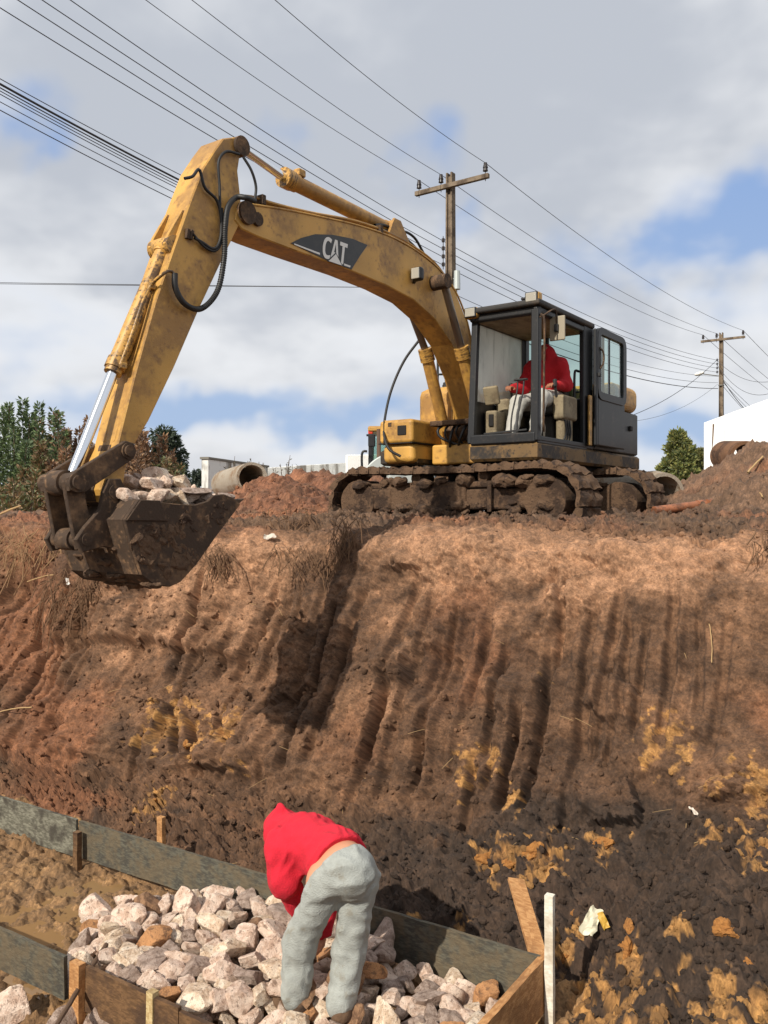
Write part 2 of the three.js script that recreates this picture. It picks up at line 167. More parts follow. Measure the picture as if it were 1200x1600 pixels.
{
  const T = V(0, 0, 0); let arc = 0;
  for (let i = 0; i < nR; i++) {
    const [q, h] = rows[i], a = rows[Math.max(0, i - 3)], b = rows[Math.min(nR - 1, i + 3)], L = Math.hypot(b[0] - a[0], b[1] - a[1]), nq = -(b[1] - a[1]) / L, nh = (b[0] - a[0]) / L;
    if (i) arc += Math.hypot(q - rows[i - 1][0], h - rows[i - 1][1]);
    const face = sstep(1.1, 1.5, q) * sstep(3.3, 2.7, q), talus = sstep(-.2, .3, q) * sstep(1.6, 1.15, q), top = sstep(2.8, 3.3, q), floor = sstep(-4, -2.4, q) * sstep(.25, -.1, q), nearF = q > -7 && q < 14;
    for (let j = 0; j < nC; j++) {
      const s = cols[j], o = (i * nC + j), fine = nearF && s > -16 && s < 9;
      const qb = q + bendS(s) * bendW(q); let x = O.x + eS.x * s + eQ.x * qb, z = O.z + eS.z * s + eQ.z * qb, y = h + (q > -7 && q < 4 ? heapAdd(q, s) : 0), d = 0, gDeep = 0, tone = .5;
      if (q > 3) y += groundTop(x, z) * sstep(3.1, 3.9, q);
      if (fine) {
        const big = fbm(s * .55, y * .5, q * .6, 3), mid = fbm(s * 2.3, y * 2.1 + 4, q * 2.3, 4), cl = billow(s * 4.2, y * 4.2, q * 4.2, 4), fn = fbm(s * 15, y * 15, q * 15, 3), mic = N3(s * 46, y * 46, q * 46);
        const spoil = Math.min(1.15, talus + top * .9 + sstep(.1, .5, s) * sstep(-3.2, -2.4, q) * sstep(1.7, 1.2, q) + floor * .62), wq = .35 * mid, wy = y + .1 * fn;
        const w1 = worley(s * 5.5 + wq, wy * 5.5, q * 5.5 + wq), w2 = worley(s * 13 + mid, wy * 13, q * 13), id2 = wId; tone = id2; const w3 = worley(s * 29, wy * 29, q * 29 + fn);
        const w0 = worley(s * 2.1 + wq, wy * 2.6, q * 2.1), id0 = wId; d += (id0 - .5) * .2 * (face + .5 * talus) * sstep(-.15, .2, fbm(s * .9 + 31, y * .9, q, 2) + .05) * sstep(.75, .35, w0);
        const crumb = clamp(spoil + face * (.10 + .75 * sstep(.0, .32, fbm(s * 1.1 + 20, y * 1.3, q, 3))));
        d += big * (.15 * face + .16 * talus + .1 * top) + mid * (.11 * face + .14 * talus + .09 * top + .06 * floor) + (cl - .22) * (.07 * face + .15 * spoil) + fn * (.02 * face + .03 * spoil + .008) + mic * (.003 + .003 * spoil);
        d += crumb * ((.45 - w1) * .13 * (spoil > .5 ? 1 : .6) + (.45 - w2) * .075 + (.45 - w3) * .03);
        d += face * (1 - crumb * .6) * (.020 * fbm(s * 7, y * 26, q * 3, 3) + .012 * N3(s * 30, y * 55, 3));
        if (face > .02) { // scraped grooves and broken ledges
          const hh = y, warp = fbm(s * 1.1, hh * 1.0, 2.2, 2) * .05;
          for (const g of grooves) { const ds = s + (g.deep ? warp * .25 : warp) - g.s - (g.deep ? g.k * (hh - g.mid) : g.sl * (hh - 1.5)); if (Math.abs(ds) > .14) continue;
            const k = sstep(g.w * 1.75, g.w * .65, Math.abs(ds + .012 * N3(s * 9, hh * 9, 2))) * sstep(g.lo - .1, g.lo + .06, hh) * sstep(g.hi + .2, g.hi - .2, hh) * sstep(-.25, .15, fbm(s * 1.1, hh * .8, 8.8, 2) + (g.deep || .12)); gDeep = Math.max(gDeep, k * g.d / .07); d -= k * g.d * face; }
          const ledge = 1.66 + .14 * fbm(s * 1.6, 3.3, 0, 3) + .05 * N3(s * 6, 1, 4);   // the scraped upper skin breaks off above a softer seam at the left
          const lm = sstep(-6.9, -6.5, s) * sstep(-3.6, -4.2, s); d -= .13 * lm * sstep(ledge + .02, ledge - .05, hh) * sstep(.7, 1.2, hh);
          const pan = Math.sin(s * 1.9 + 2.2 * fbm(s * .5, 0, 7, 2)); d += .02 * pan * face;
          for (const o of hollows) { const dd = ((s - o.s) ** 2 + (hh - o.y) ** 2 * 1.4) / (o.r * o.r); if (dd < 3) d -= o.d * Math.exp(-dd * 1.6) * (1 + .8 * mid); }
          const nt = s + 3.72 + .12 * (hh - 2); d -= .17 * Math.exp(-(nt * nt) / (nt < 0 ? .35 : .03)) * sstep(.9, 1.5, hh) * (1 - .5 * sstep(2.2, 2.6, hh));                            // gully under the arm
          const lipn = sstep(2.35, 2.75, hh); d += lipn * (.13 * fbm(s * 2.2, 4, hh, 3) + .06 * (.4 - worley(s * 3.4, hh * 3.4, 6))) * face;                                           // pulled-out hollows
        }
        if (floor > 0) d -= .02 * floor;
        x += eQ.x * nq * d; z += eQ.z * nq * d; y += nh * d;
      } else if (q > 13) y += .25 * fbm(x * .06, 0, z * .06, 2);
      gPos[o * 3] = x; gPos[o * 3 + 1] = y; gPos[o * 3 + 2] = z; gUv[o * 2] = s * .9; gUv[o * 2 + 1] = arc * .9;
      // soil colours: pale scraped subsoil, brown loam, black humus, ochre clay, red fill
      let c;
      if (fine) {
        T.set(x, y, z);
        const n1 = fbm(s * .8, y * .9, q * .8 + 3, 4), n2 = fbm(s * 3.1 + 5, y * 3.1, q * 3.1, 4), n3 = fbm(s * 12, y * 12 + 2, q * 12, 3), n4 = N3(s * 40, y * 40, q * 40);
        const tan = [.385, .215, .125], brown = [.205, .108, .058], loam = [.108, .058, .032], humus = [.046, .030, .021], red = [.27, .112, .053];
        c = mix3(loam, brown, sstep(-.25, .3, n1 + n2 * .6));
        const pale = sstep(.2, .85, near(pinkPts, T) * .55 + sstep(1.75, 2.8, y + n1 * .9) * .42 + n2 * .6 + n3 * .2) * face; c = mix3(c, tan, pale * .9);
        c = mix3(c, red, sstep(.05, .4, fbm(s * .7 + 9, y * .8, q * .7, 3) + .35 * sstep(-3.4, -6.5, s) - .1) * .6 * (1 - pale * .6));
        const hm = sstep(-.15, .25, n1 * .9 + n2 * .5 + .95 * sstep(-2.6, -.2, s) * sstep(1.15, .5, y) * (q > -2.6 ? 1 : 0) - .42 + .3 * sstep(.9, .3, y) * talus); c = mix3(c, humus, hm * .9 * (1 - pale));
        if (q > 3.1) { const tp = mix3([.155, .094, .058], [.075, .049, .034], sstep(-.2, .25, n2 + n1)); c = mix3(c, mix3(tp, [.30, .135, .07], sstep(.0, .4, n1 + .2 * sstep(-3.5, -5, s))), sstep(3.0, 3.4, q + n2 * .5) * .85); const gt = groundTop(x, z); if (gt > .1) c = mix3(c, s < -3 ? [.24, .105, .058] : [.20, .118, .074], .8 * sstep(-.4, .1, n2)); }
        const cy = near(clayPts, T); if (cy > .02) { const ck = sstep(.36, .56, cy * .85 + n2 * .22 + (tone - .5) * .95 + n3 * .45 + gDeep * .2 - .06); c = mix3(c, mix3([.27, .135, .047], [.40, .212, .07], tone), ck * (.6 + .35 * tone)); }
        if (floor > .3 && s < .15) c = mix3(c, mix3([.235, .138, .066], [.30, .175, .078], sstep(-.2, .3, n2)), .9);
        const k = (1 + n3 * .3 + n4 * .22 + n2 * .16) * (.84 + .32 * tone); c = c.map((v) => v * clamp(k, .5, 1.6));
      } else { const n1 = fbm(x * .12, 0, z * .12, 3); c = mix3([.16, .11, .066], [.075, .09, .035], sstep(-.1, .25, n1)); }
      gCol[o * 3] = Math.min(.95, c[0] * 1.55); gCol[o * 3 + 1] = c[1] * 1.55; gCol[o * 3 + 2] = c[2] * 1.55;   // the grain texture averages a little over one half
    }
  }
}
const soilT = tex(1024, (u, v) => { const a = wfbm(WN, u, v, 90, 4, 40), b = wfbm(WN, u, v, 14, 4, 70), c = WN(u, v, 300, 90), k = .74 + (a - .5) * .42 + (b - .5) * .3 + (c > .93 ? .16 : 0); return [k, k * .985, k * .96]; }, 1.15);
const soilMat = std({ vertexColors: true, map: soilT, roughness: .96, bumpMap: grainT, bumpScale: .007 });
{
  const idx = new Uint32Array((nR - 1) * (nC - 1) * 6); let k = 0;
  for (let i = 0; i < nR - 1; i++) for (let j = 0; j < nC - 1; j++) { const a = i * nC + j, b = a + 1, c = a + nC, d = c + 1; idx[k++] = a; idx[k++] = b; idx[k++] = c; idx[k++] = b; idx[k++] = d; idx[k++] = c; }
  const g = new THREE.BufferGeometry(); g.setAttribute('position', new THREE.BufferAttribute(gPos, 3)); g.setAttribute('color', new THREE.BufferAttribute(gCol, 3)); g.setAttribute('uv', new THREE.BufferAttribute(gUv, 2)); g.setIndex(new THREE.BufferAttribute(idx, 1)); g.computeVertexNormals();
  solo('ground', g, soilMat, 'dug brown earth: muddy pit floor, scraped cut bank and churned yard above', 'ground', null, 'structure');
  console.log('ground', nR, nC, nR * nC * 2);
}
const rowAt = (q) => { let a = 0, b = nR - 1; while (b - a > 1) { const m = (a + b) >> 1; rows[m][0] <= q ? a = m : b = m; } return a; };
const colAt = (s) => { let a = 0, b = nC - 1; while (b - a > 1) { const m = (a + b) >> 1; cols[m] <= s ? a = m : b = m; } return a; };
function ground(s, q) { const o = (rowAt(unbend(q, s)) * nC + colAt(s)) * 3; return V(gPos[o], gPos[o + 1], gPos[o + 2]); }     // a point of the built surface
function groundAt(x, z) { const p = V(x, 0, z); return ground(toS(p), toQ(p)); }
function hitGround(px, py, d0 = 4, d1 = 16) { for (let d = d0; d < d1; d += .01) { const p = at(px, py, d), g = groundAt(p.x, p.z); if (p.y < g.y) return p; } return null; }
// ---------------------------------------------------------------- materials of the machine
const yellowT = paintTex([.755, .575, .275], [.44, .31, .18], .46, 40, .6), barrelT = paintTex([.76, .58, .29], [.25, .18, .12], .85, 60, 1.6), blackT = paintTex([.062, .067, .078], [.34, .28, .22], .36, 80, 1.1), steelT = paintTex([.255, .195, .145], [.50, .385, .275], .8, 100, .7), mudT = paintTex([.41, .315, .235], [.21, .15, .11], .85, 120, 1.1);
const M = {
  yellow: std({ map: yellowT, roughness: .5, bumpMap: fineT, bumpScale: .0015 }), barrel: std({ map: barrelT, roughness: .42 }), black: std({ map: blackT, roughness: .48 }), steel: std({ map: steelT, roughness: .88, metalness: 0, bumpMap: grainT, bumpScale: .006 }),
  mud: std({ map: mudT, roughness: 1, bumpMap: grainT, bumpScale: .02 }), chrome: std({ color: hex(225, 228, 232), metalness: 1, roughness: .16 }), dullrod: std({ color: hex(120, 110, 100), metalness: .9, roughness: .35 }), rubber: std({ color: hex(32, 31, 31), roughness: .6 }), beige: std({ map: paintTex([.52, .47, .37], [.3, .24, .17], .4, 140, 1.5), roughness: .75 }),
  seat: std({ color: hex(70, 66, 60), roughness: .85 }), lens: new THREE.MeshPhysicalMaterial({ color: hex(225, 220, 205), roughness: .12, transmission: .5, thickness: 0, clearcoat: 1 }), amber: std({ color: hex(222, 138, 40), roughness: .35 }), red: std({ color: hex(200, 60, 30), roughness: .4 }),
  glass: new THREE.MeshPhysicalMaterial({ color: hex(222, 236, 232), transmission: 1, thickness: 0, roughness: .03, ior: 1.45 }), dirtyGlass: new THREE.MeshPhysicalMaterial({ map: tex(512, (u, v) => { const a = wfbm(WN, u, v * .5, 6, 5, 160), st = wfbm(WN, u, v * .12, 30, 3, 170), sp = WN(u, v, 90, 175); const k = .93 - .10 * sstep(.45, .8, a) - .12 * sstep(.6, .85, st) - .28 * sstep(.955, .99, sp); return [k, k * 1.01, k * .98]; }, .9), transmission: .5, thickness: 0, roughness: .5 }),
  decal: std({ map: paintTex([.10, .10, .105], [.3, .26, .22], .25, 190, 2), roughness: .4 }), white: std({ color: hex(225, 222, 215), roughness: .5 }), dark: std({ color: hex(28, 25, 23), roughness: .9 }), mirror: std({ color: hex(150, 140, 120), roughness: .6 }),
};
const bellow = std({ color: hex(36, 35, 34), roughness: .55 });

// ---------------------------------------------------------------- the excavator, in its own frame: x ahead, y up from the ground, z to its right
const HEAD = 54.5 * D2R, exPos = V(1.45, 2.75, -11.1), hX = V(-Math.cos(HEAD), 0, Math.sin(HEAD)), hZ = V(-hX.z, 0, hX.x), exTurn = Math.atan2(-hX.z, hX.x);
const camL = (() => { const d = V(0, 3, 0).sub(exPos); return V(d.dot(hX), d.y, d.dot(hZ)); })();
function rayL(px, py) { const r = V((px - 600) / FPX, (800 - py) / FPX, -1); return V(r.dot(hX), r.y, r.dot(hZ)); }
function U(px, py, z) { const r = rayL(px, py), t = (z - camL.z) / r.z; return V(camL.x + r.x * t, camL.y + r.y * t, z); }
function UX(px, py, x) { const r = rayL(px, py), t = (x - camL.x) / r.x; return V(x, camL.y + r.y * t, camL.z + r.z * t); }
const U2 = (list, z) => list.map(([x, y]) => { const p = U(x, y, z); return [p.x, p.y]; });
const ZC = .16;
const ex = thing('excavator', 'yellow crawler excavator with muddy tracks and raised boom on top of the bank', 'excavator', null, exPos); ex.rotation.y = exTurn;
{
  // boom and stick side plates keep the outline of the real ones, in the plane of the arm
  const zb = ZC - .15, zs = ZC - .14;
  const boom = part(ex, 'boom', [slab(U2([[386, 316], [440, 326], [500, 338], [560, 352], [610, 369], [650, 391], [685, 419], [712, 456], [730, 503], [741, 560], [748, 620], [756, 680], [752, 692], [742, 650], [727, 590], [706, 538], [680, 499], [646, 468], [604, 446], [549, 423], [465, 393], [406, 371], [378, 358], [366, 343], [371, 324]], zb), zb, ZC + .15, .01)], M.yellow);
  const tip = U(384, 333, zb), foot = U(745, 672, zb);
  part(boom, 'boom_flange', [tube([...[[384, 318], [440, 326.5], [500, 338.5], [560, 352.5], [610, 369.5], [650, 391.5], [685, 419.5], [712, 456], [730, 503], [741, 560]].map(([x, y]) => U(x, y, zb))], .012, 50, 5)], M.yellow);
  part(boom, 'pin_boss', [rod(V(tip.x, tip.y, zb - .035), V(tip.x, tip.y, ZC + .2), .10, .10, 22), rod(V(tip.x - .13, tip.y - .02, zb - .03), V(tip.x - .13, tip.y - .02, zb + .02), .06)], M.steel);
  part(boom, 'pin_boss', rod(V(foot.x, foot.y, zb - .06), V(foot.x, foot.y, ZC + .22), .13, .13, 20), M.steel);
  // badge: black panel with white lettering and stripe
  const zd = zb - .003;
  const badge = part(boom, 'badge_panel', slab(U2([[454, 380], [470, 372], [492, 366], [520, 367], [550, 373], [574, 383], [562, 400], [549, 421], [520, 411], [490, 397]], zd), zd - .004, zd, 0), M.decal, 'black badge panel with white letters CAT');
  const font = await new FontLoader().loadAsync('fonts/droid/droid_sans_bold.typeface.json');
  const p0 = U(502, 402, zd), pu = U(540, 415, zd).sub(p0), pv = U(505.5, 368, zd).sub(p0);
  let off = 0; const wid = { C: .33, A: .36, T: .31 };
  for (const ch of 'CAT') {
    const g = new THREE.ExtrudeGeometry(font.generateShapes(ch, 1), { depth: .003, bevelEnabled: false, curveSegments: 5 }); g.computeBoundingBox(); const b = g.boundingBox, p = g.attributes.position;
    for (let i = 0; i < p.count; i++) { const a = off + (p.getX(i) - b.min.x) / (b.max.x - b.min.x) * wid[ch], c = (p.getY(i) - b.min.y) / (b.max.y - b.min.y); p.setXYZ(i, p0.x + pu.x * a + pv.x * c, p0.y + pu.y * a + pv.y * c, zd - .0045 - p.getZ(i)); }
    g.computeVertexNormals(); part(badge, 'letter', join([g]), M.white); off += wid[ch] - .01;
  }
  part(badge, 'triangle', slab([[.20, -.10], [.86, -.10], [.52, .42]].map(([a, c]) => [p0.x + pu.x * a + pv.x * c, p0.y + pu.y * a + pv.y * c]), zd - .0115, zd - .0078, 0), M.decal);
  part(badge, 'triangle', slab([[.26, -.08], [.80, -.08], [.52, .34]].map(([a, c]) => [p0.x + pu.x * a + pv.x * c, p0.y + pu.y * a + pv.y * c]), zd - .0155, zd - .012, 0), M.white);
  part(badge, 'stripe', slab(U2([[459, 380.5], [499, 395.5], [499, 398.5], [459, 382.5]], zd), zd - .0075, zd - .0042, 0), M.white);
  part(badge, 'stripe', slab(U2([[537, 412], [547, 415.5], [546, 418], [537, 415]], zd), zd - .0075, zd - .0042, 0), M.white);
  // work lamp on the boom
  const lp = U(650, 428, zb - .07), lamp = part(ex, 'work_lamp', [bx(.09, .15, .13, lp.x - .02, lp.y, lp.z - .01, .03), bar(V(lp.x - .02, lp.y - .05, lp.z), V(lp.x - .05, lp.y - .08, zb), .03, .02)], M.black); lamp.userData.label = 'square work lamp on the side of the boom';
  part(lamp, 'lens', bx(.02, .12, .10, lp.x + .03, lp.y, lp.z - .01, .008), M.lens);
  // stick
  const stick = part(ex, 'stick', [slab(U2([[366, 214], [349, 216], [335, 235], [317, 263], [296, 318], [273, 383], [242, 473], [212, 580], [182, 700], [166, 735], [156, 765], [160, 784], [176, 790], [190, 779], [196, 740], [203, 707], [233, 657], [273, 573], [313, 480], [352, 397], [374, 352], [377, 313], [372, 267], [376, 240], [384, 228], [379, 217]], zs), zs, ZC + .14, .01)], M.yellow);
  part(stick, 'stiffener', [[246, 470, 188, 690, .10], [246, 470, 188, 690, -.02]].map(([a, b, c, d, dz]) => { const p = U(a, b, zs), q = U(c, d, zs); return bar(V(p.x + .008, p.y, zs + .05 + dz + .02), V(q.x + .008, q.y, zs + .05 + dz + .02), .016, .03); }), M.yellow);
  const bc0 = U(258, 388, ZC); const g1 = U(288, 335, zs), g2 = U(262, 392, zs);
  part(stick, 'cylinder_bracket', [-.09, .09].map((o) => slab([[g1.x - .02, g1.y + .06], [bc0.x + .05, bc0.y + .09], [bc0.x + .09, bc0.y], [bc0.x + .04, bc0.y - .09], [g2.x - .04, g2.y - .16]], ZC + o - .016, ZC + o + .016, .004)), M.yellow);
  const top = U(376, 229, zs); part(stick, 'pin_boss', [rod(V(top.x, top.y, zs - .03), V(top.x, top.y, ZC + .17), .085, .085, 20)], M.steel);
  part(stick, 'hose_clamp', [bar(U(300, 360, zs - .012), U(297, 374, zs - .012), .03, .03), bar(U(294, 358, zs - .012), U(292, 373, zs - .012), .03, .03)], M.steel);
  // hydraulic cylinders: barrel with its rod
  function ram(name, a, b, c, r, rr, m, rm, extra = []) { const ba = V().lerpVectors(b, a, .03), o = part(ex, name, [rod(a, b, r), rod(ba, V().lerpVectors(a, b, .9), r * 1.16, r * 1.16), rod(a, V().lerpVectors(a, b, .05), r * 1.12), ...extra], m); part(o, 'piston_rod', rod(b, c, rr, rr, 40), rm); return o; }
  const eye = (p, r = .075, w = .09) => rod(V(p.x, p.y, p.z - w), V(p.x, p.y, p.z + w), r, r, 18);
  const bc1 = U(176, 583, ZC), bc2 = U(111, 748, ZC);
  const bcyl = ram('bucket_cylinder', bc0, bc1, bc2, .068, .042, M.barrel, M.chrome, [eye(bc0, .085, .12)]);
  part(bcyl, 'oil_pipe', [tube([U(273, 429, zs - .06), U(266, 423, zs - .05), U(252, 430, zs - .05), U(236, 446, ZC - .09), U(224, 470, ZC - .095), U(205, 525, ZC - .09), U(188, 570, ZC - .08)], .014, 30), ...[[233, 448], [188, 572]].map(([x, y]) => { const p = U(x, y, ZC - .05); return bx(.06, .05, .1, p.x, p.y, p.z, .01); })], M.barrel);
  const sc0 = U(607, 366, ZC), sc1 = U(443, 277, ZC), sc2 = U(379, 231, ZC);
  sc0.y += .05; const scyl = ram('stick_cylinder', sc0, sc1, sc2, .075, .043, M.yellow, M.chrome, [eye(sc0, .09, .1)]);
  part(scyl, 'gland', rod(V().lerpVectors(sc1, sc0, -.005), V().lerpVectors(sc1, sc0, .06), .095, .095, 18), M.barrel);
  part(scyl, 'port_block', (() => { const p = V().lerpVectors(sc1, sc0, .12); return bx(.1, .07, .08, p.x, p.y + .1, p.z - .02, .012); })(), M.yellow);
  part(boom, 'cylinder_bracket', [-.11, .11].map((o) => slab([[sc0.x + .2, sc0.y - .16], [sc0.x + .06, sc0.y + .09], [sc0.x - .06, sc0.y + .09], [sc0.x - .25, sc0.y - .12], [sc0.x, sc0.y - .3]], ZC + o - .015, ZC + o + .015, .004)), M.yellow);
  for (const [z, a, b, c] of [[ZC - .29, [738, 610], [721, 545], [693, 440]], [ZC + .29, [702, 705], [665, 548], [644, 492]]]) {
    const p = U(a[0], a[1], z), q = U(b[0], b[1], z), r = U(c[0], c[1], z); if (z < ZC) p.addScaledVector(V().subVectors(p, q).normalize(), .62);
    const o = ram('boom_cylinder', p, q, r, .075, .045, M.yellow, M.dullrod, [eye(p, .08, .06)]); part(o, 'rod_eye', rod(V(r.x, r.y, z - .06), V(r.x, r.y, z + (z < ZC ? .14 : -.14)), .085, .085, 18), M.steel);
    part(o, 'gland', rod(V().lerpVectors(q, p, -.02), V().lerpVectors(q, p, .1), .092, .092, 18), M.barrel);
  }
  // hoses along the arm
  const hose = (pts, r, dz = .03, m = M.rubber, z0 = zs) => tube(pts.map(([x, y, k = 1]) => U(x, y, z0 - dz * k)), r, pts.length * 7, 7);
  const corr = new THREE.CatmullRomCurve3([[398, 314], [384, 309], [371, 308], [357, 322], [352, 353], [350, 405], [338, 458], [311, 483], [287, 473], [274, 449], [273, 428]].map(([x, y], i) => U(x, y, zs - .06 - (i < 2 ? .06 : 0))));
  const rings = []; for (let i = 0; i < 150; i++) { const t = i / 149, p = corr.getPoint(t), d = corr.getTangent(t); rings.push(rod(p.clone().addScaledVector(d, -.005), p.clone().addScaledVector(d, .005), .024, .024, 8)); }
  part(ex, 'hose', [plain(new THREE.TubeGeometry(corr, 110, .019, 8)), ...rings], bellow, 'ribbed black hose looping beside the stick');
  for (const [pts, r] of [[[[374, 241], [353, 237], [342, 251], [343, 290], [344, 330]], .012], [[[288, 279, .2], [300, 276], [311, 265], [320, 293], [338, 312], [344, 330], [345, 370], [338, 387], [330, 388], [318, 380], [304, 372]], .013], [[[347, 325], [348, 372], [336, 392], [320, 386], [302, 366]], .011], [[[380, 245, 2], [393, 267, 3], [400, 292, 3], [398, 314, 3]], .012]]) part(ex, 'hose', hose(pts, r), M.rubber);
  const lift = (pts, r, o, m, dy = .02) => tube(pts.map(([x, y]) => { const p = U(x, y, zb); return V(p.x, p.y + dy, zb + o); }), r, pts.length * 6, 7);
  for (const o of [.03, .07, .11]) part(ex, 'oil_pipe', lift([[380, 311], [400, 313], [432, 323], [490, 337], [560, 350], [606, 366], [648, 388], [684, 416], [712, 455]], .013, o, M.barrel, .035), M.barrel);
  for (const [pts, r] of [[[[586, 352], [600, 352], [625, 366], [645, 383], [660, 400]], .017], [[[596, 360], [615, 362], [628, 372], [640, 385]], .014], [[[612, 366], [632, 362], [648, 372], [662, 396]], .015]]) part(ex, 'hose', tube(pts.map(([x, y], i) => U(x, y, ZC - .07)), r, 24, 7), M.rubber);
  for (const [x, y] of [[412, 312], [596, 358]]) { const p = U(x, y, zb); part(ex, 'pipe_clamp', bx(.05, .09, .16, p.x, p.y - .0, zb + .07, .008), M.steel); }
  // bucket linkage
  const pT = U(194, 705, zs), pL = U(117, 754, ZC - .16), pB = U(172, 769, zs), pD = U(131, 843, ZC - .16);
  for (const o of [-.165, .145]) part(ex, 'link', slab([[pT.x - .06, pT.y - .05], [pT.x - .06, pT.y + .06], [pT.x + .02, pT.y + .075], [pL.x + .0, pL.y + .085], [pL.x + .07, pL.y + .03], [pL.x + .06, pL.y - .06], [pL.x - .06, pL.y - .07]], ZC + o - .02, ZC + o + .02, .006), M.steel);
  for (const o of [-.125, .105]) part(ex, 'link', slab([[pL.x - .07, pL.y + .02], [pL.x, pL.y + .08], [pL.x + .075, pL.y], [pD.x + .07, pD.y + .03], [pD.x + .04, pD.y - .07], [pD.x - .06, pD.y - .04], [pD.x - .085, pD.y + .06]], ZC + o - .02, ZC + o + .02, .006), M.steel);
  for (const [p, r, a, b] of [[pT, .06, -.2, .19], [pL, .07, -.2, .19], [pB, .075, -.19, .19], [pD, .062, -.19, .18]]) { const o = part(ex, 'pin', [rod(V(p.x, p.y, ZC + a), V(p.x, p.y, ZC + b), r, r, 22), rod(V(p.x, p.y, ZC + a - .018), V(p.x, p.y, ZC + a + .012), r * .72, r * .72, 18), rod(V(p.x, p.y, ZC - .07), V(p.x, p.y, ZC + .07), r * 1.3, r * 1.3, 20)], M.steel); }
  // bucket: rolled shell between two side plates
  const ZW0 = -.25, ZW1 = .60, outline = U2([[195, 812], [217, 780], [272, 787], [305, 789], [325, 783], [334, 774], [350, 772], [365, 778], [376, 788], [336, 841], [308, 881], [283, 909], [266, 917], [240, 913], [221, 898], [205, 850]], ZW0);
  const bucket = part(ex, 'bucket', (() => { const out = outline.slice(8).concat([outline[0], outline[1]]), cx = 5.5, cy = .12, inn = out.map(([x, y]) => { const d = Math.hypot(x - cx, y - cy); return [x + (cx - x) / d * .035, y + (cy - y) / d * .035]; }).reverse(); return [slab(out.concat(inn), ZW0 + .03, ZW1 - .03, .005)]; })(), M.steel, 'mud-caked excavator bucket hanging over the pit');
  for (const z of [ZW0, ZW1 - .03]) part(bucket, 'side_plate', slab(outline, z, z + .03, .005), M.steel);
  part(bucket, 'wear_strip', slab(U2([[196, 813], [218, 781], [248, 782], [262, 814]], ZW0), ZW0 - .016, ZW0 - .001, .004), M.steel);
  const lip = outline[8];
  for (let k = 0; k < 4; k++) part(bucket, 'tooth', slab([[lip[0] + .1, lip[1] + .03], [lip[0] + .06, lip[1] - .06], [lip[0] - .11, lip[1] + .05]], ZW0 + .05 + k * .225, ZW0 + .13 + k * .225, .012), M.steel);
  for (const z of [ZC - .2, ZC + .155]) part(bucket, 'ear', slab([[5.80, .34], [pB.x - .1, pB.y + .02], [pB.x - .05, pB.y + .1], [pB.x + .05, pB.y + .095], [pB.x + .1, pB.y], [pB.x + .13, pB.y - .13], [pD.x + .02, pD.y + .09], [pD.x + .09, pD.y], [pD.x + .04, pD.y - .09], [6.02, .0], [5.93, -.02]], z, z + .04, .006), M.steel);
  const mudB = []; { const rm = rng(91), inside = (x, y) => { let c = false; for (let i = 0, j = outline.length - 1; i < outline.length; j = i++) { const [xi, yi] = outline[i], [xj, yj] = outline[j]; if ((yi > y) !== (yj > y) && x < (xj - xi) * (y - yi) / (yj - yi) + xi) c = !c; } return c; }; for (let n = 0, t = 0; n < 34 && t < 400; t++) { const x = lerp(4.95, 5.98, rm()), y = lerp(-.28, .32, rm()), r = .03 + rm() * rm() * .13; if (![[0, 0], [r, 0], [-r, 0], [0, r], [0, -r]].every(([a, b]) => inside(x + a * .9, y + b * .9))) continue; n++; const g = new THREE.IcosahedronGeometry(r, 4); g.scale(1, 1.1, .12); rough(g, .05, 11, t); g.translate(x, y, ZW0 + .004); mudB.push(g); } } const rb = rng(77); for (let i = 0; i < 46; i++) { const t = rb() * 7, e = 8 + Math.floor(t), f = t - Math.floor(t), a = outline[e % 16], b = outline[(e + 1) % 16]; if (e > 14 || e < 12) continue; const g = new THREE.IcosahedronGeometry(.03 + rb() * .05, 2); g.scale(1, .5, 1.2); rough(g, .03, 14, i); g.translate(lerp(a[0], b[0], f), lerp(a[1], b[1], f), ZW0 - .005 + rb() * .75); mudB.push(g); }
  tag(part(bucket, 'mud', mudB, M.mud), null, null, null, 'stuff');
}
